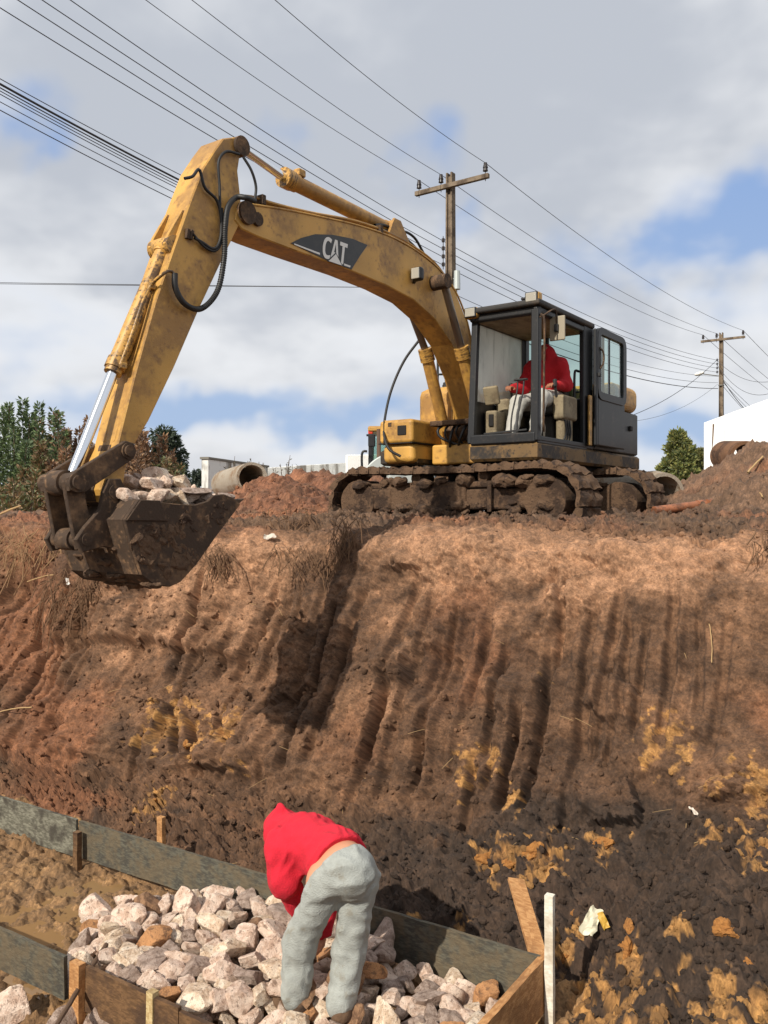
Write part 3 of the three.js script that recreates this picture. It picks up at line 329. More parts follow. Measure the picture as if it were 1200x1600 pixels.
{
  // upper structure
  const foot = [[1.20, -1.15], [1.20, -.30], [.95, -.24], [.55, -.24], [.55, .52], [1.05, .52], [1.1, 1.05], [-1.5, 1.17], [-1.95, .95], [-2.12, .5], [-2.16, 0], [-2.19, -.55], [-2.2, -1.0], [-2.08, -1.16]];
  const flat = (pts, y0, y1, b, bs) => { const g = slab(pts.map(([x, z]) => [x, -z]), 0, y1 - y0, b, bs); g.rotateX(-Math.PI / 2); g.translate(0, y0, 0); return g; };
  part(ex, 'deck', [flat(foot, .83, 1.03, .03)], std({ map: paintTex([.42, .32, .18], [.13, .105, .085], .95, 220, .8), roughness: .65 }), 'yellow-brown mud-stained skirt under the cab');
  part(ex, 'belly', [flat(foot.map(([x, z]) => [x * .9, z * .88]), .74, .83, .02), rod(V(0, .58, 0), V(0, .8, 0), .62, .62, 36)], M.dark);
  const hood = part(ex, 'engine_hood', [bx(1.3, .85, 1.95, -1.05, 1.44, .12, .06)], M.yellow);
  part(ex, 'counterweight', [(() => { const g = flat([[-1.2, -1.13], [-2.05, -1.13], [-2.19, -.98], [-2.22, -.5], [-2.2, 0], [-2.16, .5], [-2.06, .95], [-1.86, 1.13], [-1.5, 1.13]], 1.63, 2.0, .12, 5); return g; })()], M.yellow, 'rounded yellow top of the counterweight');
  part(ex, 'counterweight_base', [flat([[-1.2, -1.14], [-2.06, -1.14], [-2.2, -.99], [-2.23, -.5], [-2.21, 0], [-2.17, .5], [-2.07, .96], [-1.87, 1.14], [-1.5, 1.14]], 1.04, 1.62, .02)], M.black);
  const side = part(ex, 'side_panel', [bx(1.2, .72, .05, -.92, 1.40, -1.12, .02)], M.black);
  part(side, 'latch', bx(.09, .07, .03, -1.75, 1.40, -1.155, .01), M.dark); part(side, 'crease', tube([V(-.45, 1.06, -1.15), V(-.5, 1.4, -1.152), V(-.75, 1.62, -1.15)], .012, 20, 5), M.black); part(side, 'crease', tube([V(-.85, 1.62, -1.15), V(-1.2, 1.35, -1.15), V(-1.3, 1.1, -1.15)], .012, 20, 5), M.black);
  part(side, 'beige_panel', slab([[-.35, 1.5], [-.38, 1.78], [-1.1, 1.76], [-1.12, 1.42], [-.95, 1.42], [-.85, 1.6]], -1.162, -1.148, .003), M.beige);
  // right-hand boxes and tank, seen past the boom
  const box = part(ex, 'tool_box', [bx(.75, .30, .50, .82, 1.24, .76, .05), bx(.72, .25, .47, .80, .975, .75, .07)], M.yellow, 'yellow tool box at the front right of the deck');
  part(box, 'lid_seam', bx(.756, .012, .506, .82, 1.097, .76, 0), M.dark); part(box, 'vent', bx(.02, .12, .13, 1.195, 1.25, .66, .02), M.dark); part(box, 'seam', bx(.012, .28, .015, 1.192, 1.24, .93, 0), M.dark); part(box, 'sticker', bx(.006, .05, .05, 1.196, 1.33, .84, 0), M.steel);
  const tank = part(ex, 'fuel_tank', [bx(.7, .84, .58, .02, 1.47, .70, .12)], M.yellow, 'yellow tank behind the boom'); part(tank, 'filler_cap', [rod(V(.15, 1.86, .66), V(.15, 1.93, .66), .055), rod(V(.15, 1.93, .66), V(.15, 1.96, .66), .045)], M.rubber);
  part(ex, 'grab_rail', [tube([UX(656, 530, .62), UX(632, 563, .72), UX(612, 608, .85), UX(602, 650, .98), UX(601, 684, 1.25), UX(609, 703, 1.3), UX(626, 713, 1.24)], .017, 40, 8)], M.rubber, 'thin black hose hanging in an arc by the tool box');
  part(ex, 'rail', [rod(UX(684, 560, .1), UX(684, 640, .1), .016), rod(UX(684, 585, .1), UX(700, 585, .1), .014)], M.rubber);
  part(ex, 'boom_mount', [bx(.5, .62, .05, .22, 1.28, ZC - .22, .02), bx(.5, .62, .05, .22, 1.28, ZC + .22, .02), bx(.4, .25, .62, .62, .96, ZC, .03)], M.yellow);
  part(ex, 'valve_hoses', [0, 1, 2, 3, 4, 5].map((i) => tube([V(.74, 1.34, -.1 + i * .085), V(.82 + (i % 3) * .03, 1.26, -.11 + i * .09), V(.84 + (i % 2) * .04, 1.12 + (i % 3) * .03, -.06 + i * .075), V(.7, .99, -.1 + ((i * 3) % 5) * .09)], .013 + (i % 2) * .005, 16, 7)), M.rubber);
  part(ex, 'muddy_bracket', rough(join([bx(.16, .06, .62, .82, 1.34, ZC - .02, .015)]), .02, 16), M.mud);
}
{
  // cab, door latched open behind it
  const zl = -1.13, zr = -.30, xf = 1.16, xr = -.22, yb = 1.04, yt = 2.50;
  const cab = part(ex, 'cab', [
    bar(V(xf, yb, zl + .02), V(xf - .02, yt, zl + .02), .09, .09, V(1, 0, 0)), bar(V(xf, yb, zr), V(xf - .1, yt, zr), .08, .07, V(1, 0, 0)),
    bx(.30, yt - yb + .08, .07, xr - .06, (yb + yt) / 2 + .03, zl + .02, .02), bar(V(xr, yb, zr), V(xr, yt, zr), .08, .10, V(1, 0, 0)),
    bx(.07, .12, .82, xf + .02, yb + .04, (zl + zr) / 2, .02), bx(1.36, .06, .05, .47, yb + .03, zl + .01, .015), bx(1.36, .52, .04, .47, yb + .26, zr + .02, .015), bx(.05, .62, .8, xr - .02, yb + .31, (zl + zr) / 2, .02), bx(1.4, .05, .85, .47, yb - .0, (zl + zr) / 2, .01),
    bx(.08, .10, .86, xf - .06, yt + .0, (zl + zr) / 2, .03), bx(1.55, .09, .08, .385, yt, zl + .03, .03), bx(1.4, .09, .08, .46, yt, zr, .03), bx(.08, .09, .84, xr, yt, (zl + zr) / 2, .03)], M.black, 'black steel cab with its front open');
  part(cab, 'roof', [bx(1.62, .075, .92, .39, yt + .075, (zl + zr) / 2, .03)], std({ map: paintTex([.17, .165, .16], [.33, .27, .21], .6, 240, 1), roughness: .7 }));
  part(cab, 'ceiling', bx(1.3, .02, .74, .46, yt - .04, (zl + zr) / 2, .005), M.beige);
  part(cab, 'side_window', bx(1.2, .98, .008, .47, 1.98, zr + .005, 0), M.dirtyGlass, 'milky dirty pane on the far side of the cab');
  part(cab, 'rear_window', bx(.008, .8, .70, xr + .01, 2.06, (zl + zr) / 2, 0), M.glass);
  part(cab, 'rear_post', bar(V(xr + .03, 1.6, -.62), V(xr + .03, 2.48, -.62), .05, .05, V(1, 0, 0)), M.black);
  part(cab, 'wiper', bar(V(xf - .02, 1.15, -.45), V(xf, 1.17, -1.0), .02, .02), M.rubber);
  part(cab, 'handrail', [tube([V(xf - .02, 2.44, zl - .03), V(xf - .02, 2.42, zl - .06), V(xf - .03, 1.8, zl - .065), V(xf - .03, 1.22, zl - .06), V(xf - .10, 1.15, zl - .03)], .013, 30, 7)], M.steel);
  part(cab, 'rear_rail', [tube([V(xr + .12, 1.5, zl + .1), V(xr + .12, 1.92, zl + .1), V(xr + .10, 1.99, zl + .1), V(xr - .02, 2.0, zl + .1)], .016, 20, 7), tube([V(xr + .12, 1.73, zl + .1), V(xr, 1.74, zl + .1)], .014, 8, 6)], M.rubber);
  for (const [x, y, z] of [[xf - .03, yt + .13, zl + .06], [xf - .02, yt + .06, zr + .0]]) { const l = part(cab, 'roof_lamp', [bx(.13, .13, .17, x, y, z, .03)], M.yellow); part(l, 'lens', bx(.02, .10, .13, x + .066, y, z, .01), M.lens); part(l, 'bezel', bx(.05, .12, .155, x + .045, y, z, .015), M.black); }
  part(cab, 'roof_cap', [bx(.14, .06, .14, -.05, yt + .14, zl + .15, .025)], M.yellow);
  const mr = U(871, 513, zl - .06); const mi = part(cab, 'mirror', [bx(.03, .28, .19, mr.x, mr.y, mr.z, .014)], M.mirror); part(mi, 'mirror_arm', [tube([V(xf, 2.40, zl - .02), V(xf - .05, 2.43, zl - .05), V(mr.x + .05, mr.y + .20, mr.z), V(mr.x + .03, mr.y + .12, mr.z), V(mr.x + .025, mr.y + .02, mr.z)], .01, 24, 6)], M.steel); part(mi, 'mirror_clamp', bx(.04, .09, .05, mr.x + .03, mr.y + .0, mr.z, .01), M.rubber);
  part(cab, 'antenna_mount', [bx(.06, .03, .22, xf - .08, yt + .15, zl + .12, .01)], M.rubber);
  const door = part(ex, 'door', [bx(.07, 1.46, .05, -.34, 1.80, zl - .075, .02), (() => { const s = new THREE.Shape(), r = (sh, x0, y0, x1, y1, c) => { sh.moveTo(x0 + c, y0); sh.lineTo(x1 - c, y0); sh.quadraticCurveTo(x1, y0, x1, y0 + c); sh.lineTo(x1, y1 - c); sh.quadraticCurveTo(x1, y1, x1 - c, y1); sh.lineTo(x0 + c, y1); sh.quadraticCurveTo(x0, y1, x0, y1 - c); sh.lineTo(x0, y0 + c); sh.quadraticCurveTo(x0, y0, x0 + c, y0); }; r(s, -1.36, 1.66, -.36, 2.56, .16); const h = new THREE.Path(); r(h, -1.25, 1.75, -.45, 2.48, .06); s.holes.push(h); const g = new THREE.ExtrudeGeometry(s, { depth: .045, bevelEnabled: true, bevelSize: .006, bevelThickness: .006, bevelSegments: 1, curveSegments: 8 }); g.translate(0, 0, zl - .1); return plain(g); })(), bx(.95, .60, .035, -.86, 1.38, zl - .075, .03)], M.black, 'black cab door latched open against the side');
  part(door, 'door_window', bx(.82, .75, .008, -.85, 2.115, zl - .078, 0), M.glass); part(door, 'window_bar', [bx(.03, .75, .025, -.80, 2.115, zl - .075, .006)], M.black); part(door, 'handle', tube([V(-.40, 2.30, zl - .105), V(-.46, 2.25, zl - .13), V(-.47, 2.12, zl - .13), V(-.42, 2.04, zl - .105)], .012, 16, 6), M.steel); part(door, 'lock', bx(.05, .05, .04, -.38, 1.96, zl - .11, .01), M.rubber);
  part(door, 'side_strip', bx(.08, .62, .03, -.225, 1.38, zl - .05, .01), M.barrel); part(door, 'sash', bx(.09, .74, .03, -.6, 2.115, zl - .06, .004), M.beige);
  // inside
  part(cab, 'seat', [bx(.48, .14, .48, .10, 1.50, -.72, .05), bx(.14, .58, .46, -.11, 1.76, -.72, .05, 0, 0, .12), bx(.34, .36, .36, .06, 1.25, -.72, .04)], M.seat); 
  part(cab, 'left_console', [bx(.42, .30, .16, .16, 1.50, -1.02, .04), bx(.3, .36, .12, .18, 1.22, -1.02, .05)], M.beige); part(cab, 'right_console', [bx(.55, .32, .18, .34, 1.46, -.40, .04), bx(.25, .3, .16, .78, 1.30, -.40, .03)], M.beige);
  part(cab, 'monitor', [bx(.06, .22, .18, .92, 1.62, -.43, .02, 0, .2, -.35)], M.beige); part(cab, 'panel', [bx(.02, .14, .06, .915, 1.33, -.42, .004)], M.dark);
  for (const z of [-.66, -.74]) part(cab, 'travel_lever', [tube([V(.88, 1.08, z), V(.86, 1.35, z), V(.72, 1.68, z), V(.70, 1.80, z)], .011, 20, 6), bx(.05, .025, .09, .70, 1.81, z, .01)], M.rubber);
  part(cab, 'pedal', [bx(.16, .03, .10, .86, 1.10, -.58, .01, 0, 0, .4), bx(.16, .03, .10, .86, 1.10, -.84, .01, 0, 0, .4)], M.steel);
  for (const z of [-1.0, -.42]) part(cab, 'joystick', [rod(V(.36, 1.62, z), V(.40, 1.74, z), .016), bx(.05, .10, .05, .41, 1.78, z, .02)], M.rubber);
  part(cab, 'hydraulic_hoses', [0, 1, 2].map((i) => tube([V(.3 - i * .06, 1.35, -1.08), V(.28 - i * .06, 1.2, -1.09), V(.34 - i * .08, 1.06, -1.06)], .014, 12, 6)), M.rubber);
}
{
  // running gear
  const rel = -38 * D2R - exTurn, rT = rng(19), R = .37, LC = 1.36;
  const shoeG = [0, 1, 2, 3].map((v) => { const g = new THREE.BoxGeometry(.166, .052, .52, 5, 3, 14); const p = g.attributes.position; for (let i = 0; i < p.count; i++) { const x = p.getX(i), y = p.getY(i), z = p.getZ(i), k = y > 0 ? 1 : .25; p.setXYZ(i, x + .016 * fbm(x * 9, y * 9 + v * 5, z * 9, 2), y + k * (.085 * fbm(x * 7 + v * 11, y * 7, z * 7, 4) + .012) + (y > 0 && Math.abs(x) < .02 ? .018 : 0), z + .05 * fbm(x * 8, y * 8, z * 4 + v * 17, 2)); } return join([mergeVertices((g.deleteAttribute('uv'), g.deleteAttribute('normal'), g)).toNonIndexed()].map((q) => { q.computeVertexNormals(); return toCreasedNormals(q, .9); })); });
  part(ex, 'car_body', [bx(1.7, .34, 1.6, 0, .45, 0, .05, 0, rel), bx(.7, .25, 1.7, 0, .40, 0, .05, 0, rel + .5)], M.mud);
  for (const side of [1, -1]) {
    const fr = part(ex, 'track', [bx(1.25, .30, .30, -.35, .42, .02, .03), bx(.5, .26, .32, -1.05, .41, .03, .04), bx(1.05, .25, .28, .75, .40, 0, .04), bx(2.5, .08, .36, 0, .57, -.02, .03), bx(.05, .34, .03, .62, .42, .2, .008)], M.mud, side > 0 ? 'near crawler track caked with mud' : 'far crawler track caked with mud');
    fr.rotation.y = rel; fr.position.set(Math.sin(rel) * side, 0, Math.cos(rel) * side); if (side < 0) fr.scale.z = 1;
    const per = 4 * LC + 2 * Math.PI * R, n = 45;
    for (let i = 0; i < n; i++) { let d = (i / n) * per, x, y, a; if (d < 2 * LC) { x = -LC + d; y = 2 * R + .02 - .03 * Math.sin(d / (2 * LC) * Math.PI); a = 0; } else if ((d -= 2 * LC) < Math.PI * R) { const t = d / R; x = LC + Math.sin(t) * R; y = R + Math.cos(t) * R; a = -t; } else if ((d -= Math.PI * R) < 2 * LC) { x = LC - d; y = 0; a = Math.PI; } else { d -= 2 * LC; const t = d / R; x = -LC - Math.sin(t) * R; y = R - Math.cos(t) * R; a = Math.PI - t; }
      const m = part(fr, 'shoe', shoeG[Math.floor(rT() * 4)], M.mud); m.position.set(x, y + .0, 0); m.rotation.z = a; }
    const disc = (x, r, w) => { const g = new THREE.CylinderGeometry(r, r * 1.02, w, 32, 1); g.rotateX(Math.PI / 2); g.translate(x, R + .01, .03); return rough(join([g]), .012, 9); };
    part(fr, 'idler', disc(LC - .04, .25, .36), M.mud); part(fr, 'sprocket', disc(-LC + .02, .27, .34), M.mud);
    for (let i = 0; i < 5; i++) { const g = new THREE.CylinderGeometry(.085, .085, .34, 16); g.rotateX(Math.PI / 2); g.translate(-.9 + i * .45, .16, 0); part(fr, 'roller', join([g]), M.mud); }
    for (const x of [-.45, .5]) { const g = new THREE.CylinderGeometry(.07, .07, .3, 14); g.rotateX(Math.PI / 2); g.translate(x, .66, 0); part(fr, 'carrier_roller', join([g]), M.mud); }
    const clods = []; for (let i = 0; i < 70; i++) { const g = new THREE.IcosahedronGeometry(.03 + rT() * rT() * .1, 2); g.scale(1.3, .7, 1); rough(g, .06, 9, i); const u = rT(), top = rT() < .4; g.translate(-1.35 + u * 2.7, top ? .58 + rT() * .06 : .16 + rT() * .2, .12 + rT() * .1); clods.push(g); }
    tag(part(fr, 'mud', clods, M.mud), null, null, null, 'stuff');
  }
}
// ---------------------------------------------------------------- broken stone
const stoneMaps = [[[.89, .80, .725], [.75, .63, .545]], [[.91, .84, .75], [.76, .65, .54]], [[.70, .62, .565], [.52, .44, .385]], [[.60, .46, .34], [.40, .29, .21]], [[.74, .54, .36], [.52, .36, .23]]].map(([a, b], i) => tex(256, (u, v) => { const w = wfbm(WN, u, v, 5, 6, 300 + i * 20), s = wfbm(WN, u, v, 30, 4, 310 + i * 20), p = WN(u, v, 60, 316 + i); return mix3(mix3(a, b, sstep(.4, .75, w * .75 + s * .25)), [.33, .25, .20], sstep(.80, .93, p) * .55 + sstep(.62, .76, wfbm(WN, u, v, 9, 4, 330 + i)) * .45); }, 3.2));
const stoneMat = stoneMaps.map((t) => std({ map: t, roughness: .9, bumpMap: grainT, bumpScale: .012 }));
const stoneWord = ['pale pink', 'cream', 'grey', 'mud-brown', 'rusty orange'];
const rS = rng(2024);
const stoneGeo = [], stoneShape = []; for (let v = 0; v < 18; v++) {
  const planes = [], n = 8 + Math.floor(rS() * 5), ax = [1 + rS() * .45, .62 + rS() * .3, .78 + rS() * .3]; for (let i = 0; i < n; i++) { const z = rS() * 2 - 1, a = rS() * 6.283, r = Math.sqrt(1 - z * z); planes.push([r * Math.cos(a), z, r * Math.sin(a), .5 + rS() * .42]); }
  const g = new THREE.IcosahedronGeometry(1, 7), p = g.attributes.position;
  for (let i = 0; i < p.count; i++) { const x = p.getX(i), y = p.getY(i), z = p.getZ(i); let r = 1.2; for (const q of planes) { const d = x * q[0] + y * q[1] + z * q[2]; if (d > .05) r = smin(r, q[3] / d, .012); } r += .05 * fbm(x * 2.2 + v, y * 2.2, z * 2.2, 4) + .014 * N3(x * 9, y * 9 + v, z * 9); p.setXYZ(i, x * r * ax[0], y * r * ax[1], z * r * ax[2]); }
  stoneShape.push(ax[0] > 1.28 ? 'long ' : ax[1] < .74 ? 'flat ' : ax[1] > .85 ? 'blocky ' : ''); stoneGeo.push(boxUV(toCreasedNormals(g, .3), .12));
}
function stone(pos, r, kind, label, group, flat = 1) { const i = Math.floor(rS() * 18), m = solo('stone', stoneGeo[i], stoneMat[kind], group ? label.replace(' stone', ' ' + stoneShape[i] + 'stone') : label, 'stone', group); m.position.copy(pos); m.scale.set(r * (.9 + rS() * .25), r * flat, r * (.9 + rS() * .25)); m.rotation.set((rS() - .5) * 1.6, rS() * 6.28, (rS() - .5) * 1.6); return m; }
{
  const S0 = -3.25, S1 = -.02, Q0 = -1.76, Q1 = -.28; let placed = [];
  const heap = (s, q) => sstep(-3.3, -2.5, s + .25 * Math.sin(q * 5)) * (.10 + .09 * Math.exp(-(((s + 2.0) / .9) ** 2) - ((q + .9) / .7) ** 2) + .05 * Math.exp(-(((s + 1.35) / .45) ** 2) - ((q + .6) / .4) ** 2));
  const put = (layer, tries, rMin, rMax, cond, gap) => { for (let i = 0; i < tries; i++) { const s = lerp(S0, S1, rS()), q = lerp(Q0, Q1, rS()), r = lerp(rMin, rMax, rS() * rS()); if (!cond(s, q)) continue; if (q - r * .85 < Q0 || q + r * .85 > Q1 || s + r * .9 > S1) continue;
      if (placed.some((o) => o.layer === layer && Math.hypot(o.s - s, o.q - q) < (o.r + r) * gap)) continue; placed.push({ s, q, r, layer }); } };
  const inside = (s, q) => heap(s, q) > .055;
  put(0, 16000, .055, .122, inside, .80); put(1, 9000, .055, .125, (s, q) => heap(s, q) > .135, .84); put(2, 4000, .06, .12, (s, q) => heap(s, q) > .225, .9);
  placed.sort((a, b) => a.layer - b.layer); placed = placed.filter((o) => o.layer || heap(o.s, o.q) < .15 || placed.filter((u) => u.layer && Math.hypot(u.s - o.s, u.q - o.q) < u.r + .04).length < 2); console.log('stones', placed.length);
  for (const o of placed) {
    const y = o.layer === 0 ? .03 + o.r * .62 + rS() * .025 : o.layer === 1 ? .165 + o.r * .5 : .27 + o.r * .45;
    const sh = o.s > -1.15; const rr = rS(); const kind = sh ? (rr < .34 ? 0 : rr < .46 ? 1 : rr < .72 ? 2 : rr < .9 ? 3 : 4) : (rr < .55 ? 0 : rr < .84 ? 1 : rr < .92 ? 2 : rr < .97 ? 3 : 4);
    const zone = o.s < -2.3 ? 'at the left end of the formwork' : o.s < -1.95 ? 'in the left half of the heap' : o.s < -1.25 ? 'just left of the worker' : o.s < -.75 ? 'near the worker\'s feet' : 'between the worker and the end board', size = o.r > .105 ? 'large ' : o.r < .075 ? 'small ' : '';
    stone(world(o.s, o.q, y), o.r * 1.16, kind, size + stoneWord[kind] + ' stone ' + zone + (o.layer ? ', on top' : o.q > -.6 ? ', along the back board' : o.q < -1.4 ? ', along the front board' : ', in the middle'), 'stones laid in the formwork', .95);
  }
  // strays outside the front board
  for (const [px, py, d, r, k, t] of [[22, 1530, 5.15, .11, 0, 'pale broken stone in the mud under the front board, at the left edge'], [160, 1560, 5.0, .12, 2, 'grey stone lying in the mud behind the thick stake'], [100, 1575, 4.95, .09, 2, 'grey stone half sunk in mud left of the thick stake'], [200, 1590, 4.75, .08, 1, 'cream stone in the mud between the two front stakes'], [95, 1598, 4.75, .08, 0, 'pale stone at the foot of the brown stick']]) { const p = at(px, py, d); p.y = Math.max(groundAt(p.x, p.z).y + r * .4, .03); stone(p, r, k, t, null); }
}
{ // load in the bucket, heaped on the near side
  const L = (x, y, z) => V(exPos.x + hX.x * x + hZ.x * z, exPos.y + y, exPos.z + hX.z * x + hZ.z * z);
  const spots = []; for (let k = 1; k < 4; k++) for (let i = 0; i < 260; i++) { const x = lerp(5.02, 5.86, rS()), z = lerp(-.17, .52, rS()), r = lerp(.06, .125, rS() * rS()); const hp = .25 + .24 * Math.exp(-(((x - 5.5) / .36) ** 2) - ((z - .22) / .42) ** 2); const y = .10 + k * .115; if (y > hp + .08) continue; if (spots.some((o) => o.k === k && Math.hypot(o.x - x, o.z - z) < (o.r + r) * .82)) continue; spots.push({ x, y, z, r, k }); }
  for (const o of spots) if (o.k > 1 || o.z < .0) { const k = rS() < .6 ? 0 : rS() < .8 ? 1 : 2; stone(L(o.x, o.y + .03, o.z), o.r * 1.1, k, (o.r > .095 ? 'large ' : '') + stoneWord[k] + ' broken stone heaped in the excavator bucket', 'stones in the bucket'); }
  stone(L(5.18, .415, -.04), .17, 2, 'long flat grey stone resting across the bucket rim', null, .45).rotation.set(.05, exTurn + .1, .06); stone(L(5.5, .47, .0), .14, 1, 'big cream stone topping the bucket load in the middle', null); stone(L(5.3, .44, .2), .12, 0, 'pale pink stone behind the long flat one in the bucket', null); stone(L(5.12, .42, .4), .1, 0, 'pale pink stone near the bucket teeth on the far side', null); stone(L(4.93, .37, -.18), .07, 2, 'grey stone sitting on the bucket lip beside the teeth', null);
}
{ // pile on the yard behind the bucket: small and too mixed to count
  const c = at(246, 790, 12.6), rP = rng(8), parts = [];
  for (let i = 0; i < 150; i++) { const a = rP() * 6.28, d = Math.sqrt(rP()) * .95, g = stoneGeo[Math.floor(rP() * 18)].clone(), r = .045 + rP() * .075; g.rotateX(rP() * 6).rotateZ(rP() * 6).scale(r, r, r).translate(c.x + Math.cos(a) * d, 2.92 + .70 * (1 - d / 1.25) * (.6 + .4 * rP()), c.z + Math.sin(a) * d * .7); parts.push(g); }
  solo('stone_pile', parts, stoneMat[0], 'pile of pale broken stone on the yard behind the bucket', 'stone pile', null, 'stuff');
}
// ---------------------------------------------------------------- formwork timber
function woodTex(a, b, seed, dirt, k) { return tex(512, (u, v) => { const g = wfbm(WN, u * .5, v, 48, 3, seed) * .6 + WN(u * .25, v, 128, seed + 4) * .4, m = wfbm(WN, u, v, 5, 5, seed + 8), st = wfbm(WN, u, v, 20, 4, seed + 14); return mix3(mix3(a, b, sstep(.3, .7, g)), dirt, clamp(sstep(.42, .7, m * .7 + st * .35) * k)); }, 1.1); }
const W = { old: std({ map: woodTex([.50, .49, .43], [.36, .35, .30], 400, [.22, .20, .17], .8), roughness: .85, bumpMap: grainT, bumpScale: .006 }), dark: std({ map: woodTex([.37, .36, .31], [.26, .25, .22], 430, [.42, .36, .27], .7), roughness: .85, bumpMap: grainT, bumpScale: .007 }), muddy: std({ map: woodTex([.46, .34, .22], [.36, .26, .16], 460, [.27, .19, .13], .9), roughness: .9, bumpMap: grainT, bumpScale: .007 }), fresh: std({ map: woodTex([.76, .57, .37], [.64, .45, .27], 490, [.48, .34, .21], .5), roughness: .8, bumpMap: fineT, bumpScale: .003 }), pale: std({ map: woodTex([.78, .70, .52], [.68, .58, .40], 520, [.5, .4, .27], .4), roughness: .8, bumpMap: fineT, bumpScale: .003 }), white: std({ map: woodTex([.90, .88, .82], [.82, .79, .72], 550, [.55, .45, .33], .35), roughness: .7 }) };
function plank(name, s0, q0, s1, q1, y0, y1, t, m, label, category = 'board', tilt = 0) {
  const a = world(s0, q0, 0), b = world(s1, q1, 0), L = a.distanceTo(b), n = Math.max(2, Math.round(L / .06)), g = new THREE.BoxGeometry(L, y1 - y0, t, n, 5, 1), p = g.attributes.position;
  for (let i = 0; i < p.count; i++) { const x = p.getX(i), y = p.getY(i); p.setXYZ(i, x, y + .008 * fbm(x * 1.7 + s0 * 3, 2, q0, 2) + (Math.abs(y) > (y1 - y0) * .49 ? .004 * N3(x * 17, y * 3, s0) : 0), p.getZ(i) + .012 * fbm(x * .9 + 5, y * 2, s0, 2)); }
  const h = boxUV(plain(toCreasedNormals(g, .5))); const o = solo(name, h, m, label, category); o.position.copy(a).add(b).multiplyScalar(.5); o.position.y = (y0 + y1) / 2; o.rotation.set(tilt, -Math.atan2(b.z - a.z, b.x - a.x), 0, 'YXZ'); return o; }
const post = (name, p, h0, h1, w, d, m, label, turn = -TA) => { const g = boxUV(plain(toCreasedNormals(rough(mergeVertices((() => { const b = new THREE.BoxGeometry(w, h1 - h0, d, 1, 6, 1); b.deleteAttribute('uv'); b.deleteAttribute('normal'); return b; })()), .006, 7, h1 * 9), .5))); const o = solo(name, g, m, label, 'stake'); o.position.set(p.x, (h0 + h1) / 2, p.z); o.rotation.y = turn; return o; };
plank('form_board', -7.6, -.32, -4.2, -.32, .05, .37, .025, W.old, 'weathered pale grey form board at the far left, before the joint');
plank('form_board', -4.185, -.30, .0, -.26, .045, .36, .025, W.dark, 'long dark grey back form board running behind the worker');
plank('form_board', -4.9, -1.80, -2.36, -1.80, .10, .36, .026, W.dark, 'dark stained front form board at the left edge');
plank('form_board', -2.33, -1.79, -1.42, -1.79, .085, .345, .026, W.muddy, 'muddy brown front form board between the two front stakes');
plank('form_board', -1.41, -1.79, .2, -1.79, .06, .33, .026, W.muddy, 'muddy brown front form board right of the pale stake');
plank('end_board', .015, -.2, .015, -1.9, .05, .36, .045, W.fresh, 'new light wood end board closing the formwork at the right');
post('stake', at(121, 1520, 5.02), -.2, .37, .085, .05, W.fresh, 'thick orange-brown stake in front of the left front board');
post('stake', at(238, 1550, 4.72), -.2, .37, .05, .045, W.pale, 'thin pale stake in front of the muddy front board');
{ const p = at(859, 1470, 5.06); post('stake', p, -.1, .745, .05, .045, W.white, 'white-faced upright stake beside the end board', -.5); }
{ const p = at(252, 1310, 7.05); post('stake', p, -.1, .50, .06, .04, W.fresh, 'short stake showing above the back form board'); }
{ const p = at(121, 1345, 7.25); post('stake', p, -.25, .30, .055, .05, W.muddy, 'stub of a stake under the joint of the back boards'); }
{ const a = at(842, 1497, 5.2), b = at(806, 1374, 5.75), g = bar(a, b, .115, .024, V(.3, .5, 1)); solo('leaning_plank', boxUV(g), W.fresh, 'light wood plank leaning on the dirt behind the end board corner', 'plank'); }
{ const a = at(82, 1612, 4.62), b = at(166, 1476, 5.5); solo('stick', join([rough(tube([a, V().lerpVectors(a, b, .35).add(V(.006, .012, 0)), V().lerpVectors(a, b, .7).add(V(-.004, .0, 0)), b], .0145, 30, 8), .006, 20)]), std({ color: hex(92, 70, 52), roughness: .8 }), 'dark brown stick leaning over the front board', 'stick'); }
// ---------------------------------------------------------------- people
const skinM = std({ color: hex(196, 140, 108), roughness: .6 }), redM = std({ map: tex(256, (u, v) => { const k = .93 + .1 * wfbm(WN, u, v, 40, 3, 600); return [.80 * k, .12 * k, .20 * k]; }, 3), roughness: .95, bumpMap: fineT, bumpScale: .003 }), redM2 = std({ color: hex(172, 20, 30), roughness: .95, bumpMap: fineT, bumpScale: .003 }), jeanM = std({ map: tex(256, (u, v) => { const k = .9 + .2 * wfbm(WN, u, v, 16, 5, 620), d = sstep(.6, .78, wfbm(WN, u, v, 7, 5, 640)); return mix3([.61 * k, .622 * k, .60 * k], [.46, .42, .35], d * .4); }, 1.6), roughness: .92, bumpMap: fineT, bumpScale: .004 }), bootM = std({ map: mudT, roughness: .9, bumpMap: grainT, bumpScale: .01 });
function hand(list, w, dir, side, curl) { // palm, four fingers of different lengths and a thumb, closing towards curl
  const d = dir.clone().normalize(), s = side.clone().normalize(), c = curl.clone().normalize(), P = (a, b, e) => w.clone().addScaledVector(d, a).addScaledVector(s, b).addScaledVector(c, e), out = [];
  for (let i = 0; i < 4; i++) { const o = (i - 1.5) * .02, L = [.032, .037, .035, .026][i], k0 = P(.085, o, 0), k1 = P(.085 + L, o, .012), k2 = P(.085 + L * 1.5, o, .036), k3 = P(.085 + L * 1.35, o, .058); out.push([P(.0, o * .7, 0), k0, .016, .0125], [k0, k1, .0095, .009], [k1, k2, .009, .0082], [k2, k3, .0082, .0072]); }
  const t0 = P(.022, -.028, .004), t1 = P(.052, -.052, .018), t2 = P(.078, -.052, .034); out.push([P(.0, -.01, 0), t0, .016, .014], [t0, t1, .0125, .0105], [t1, t2, .0105, .0085]);
  list.push(...out); return out; }
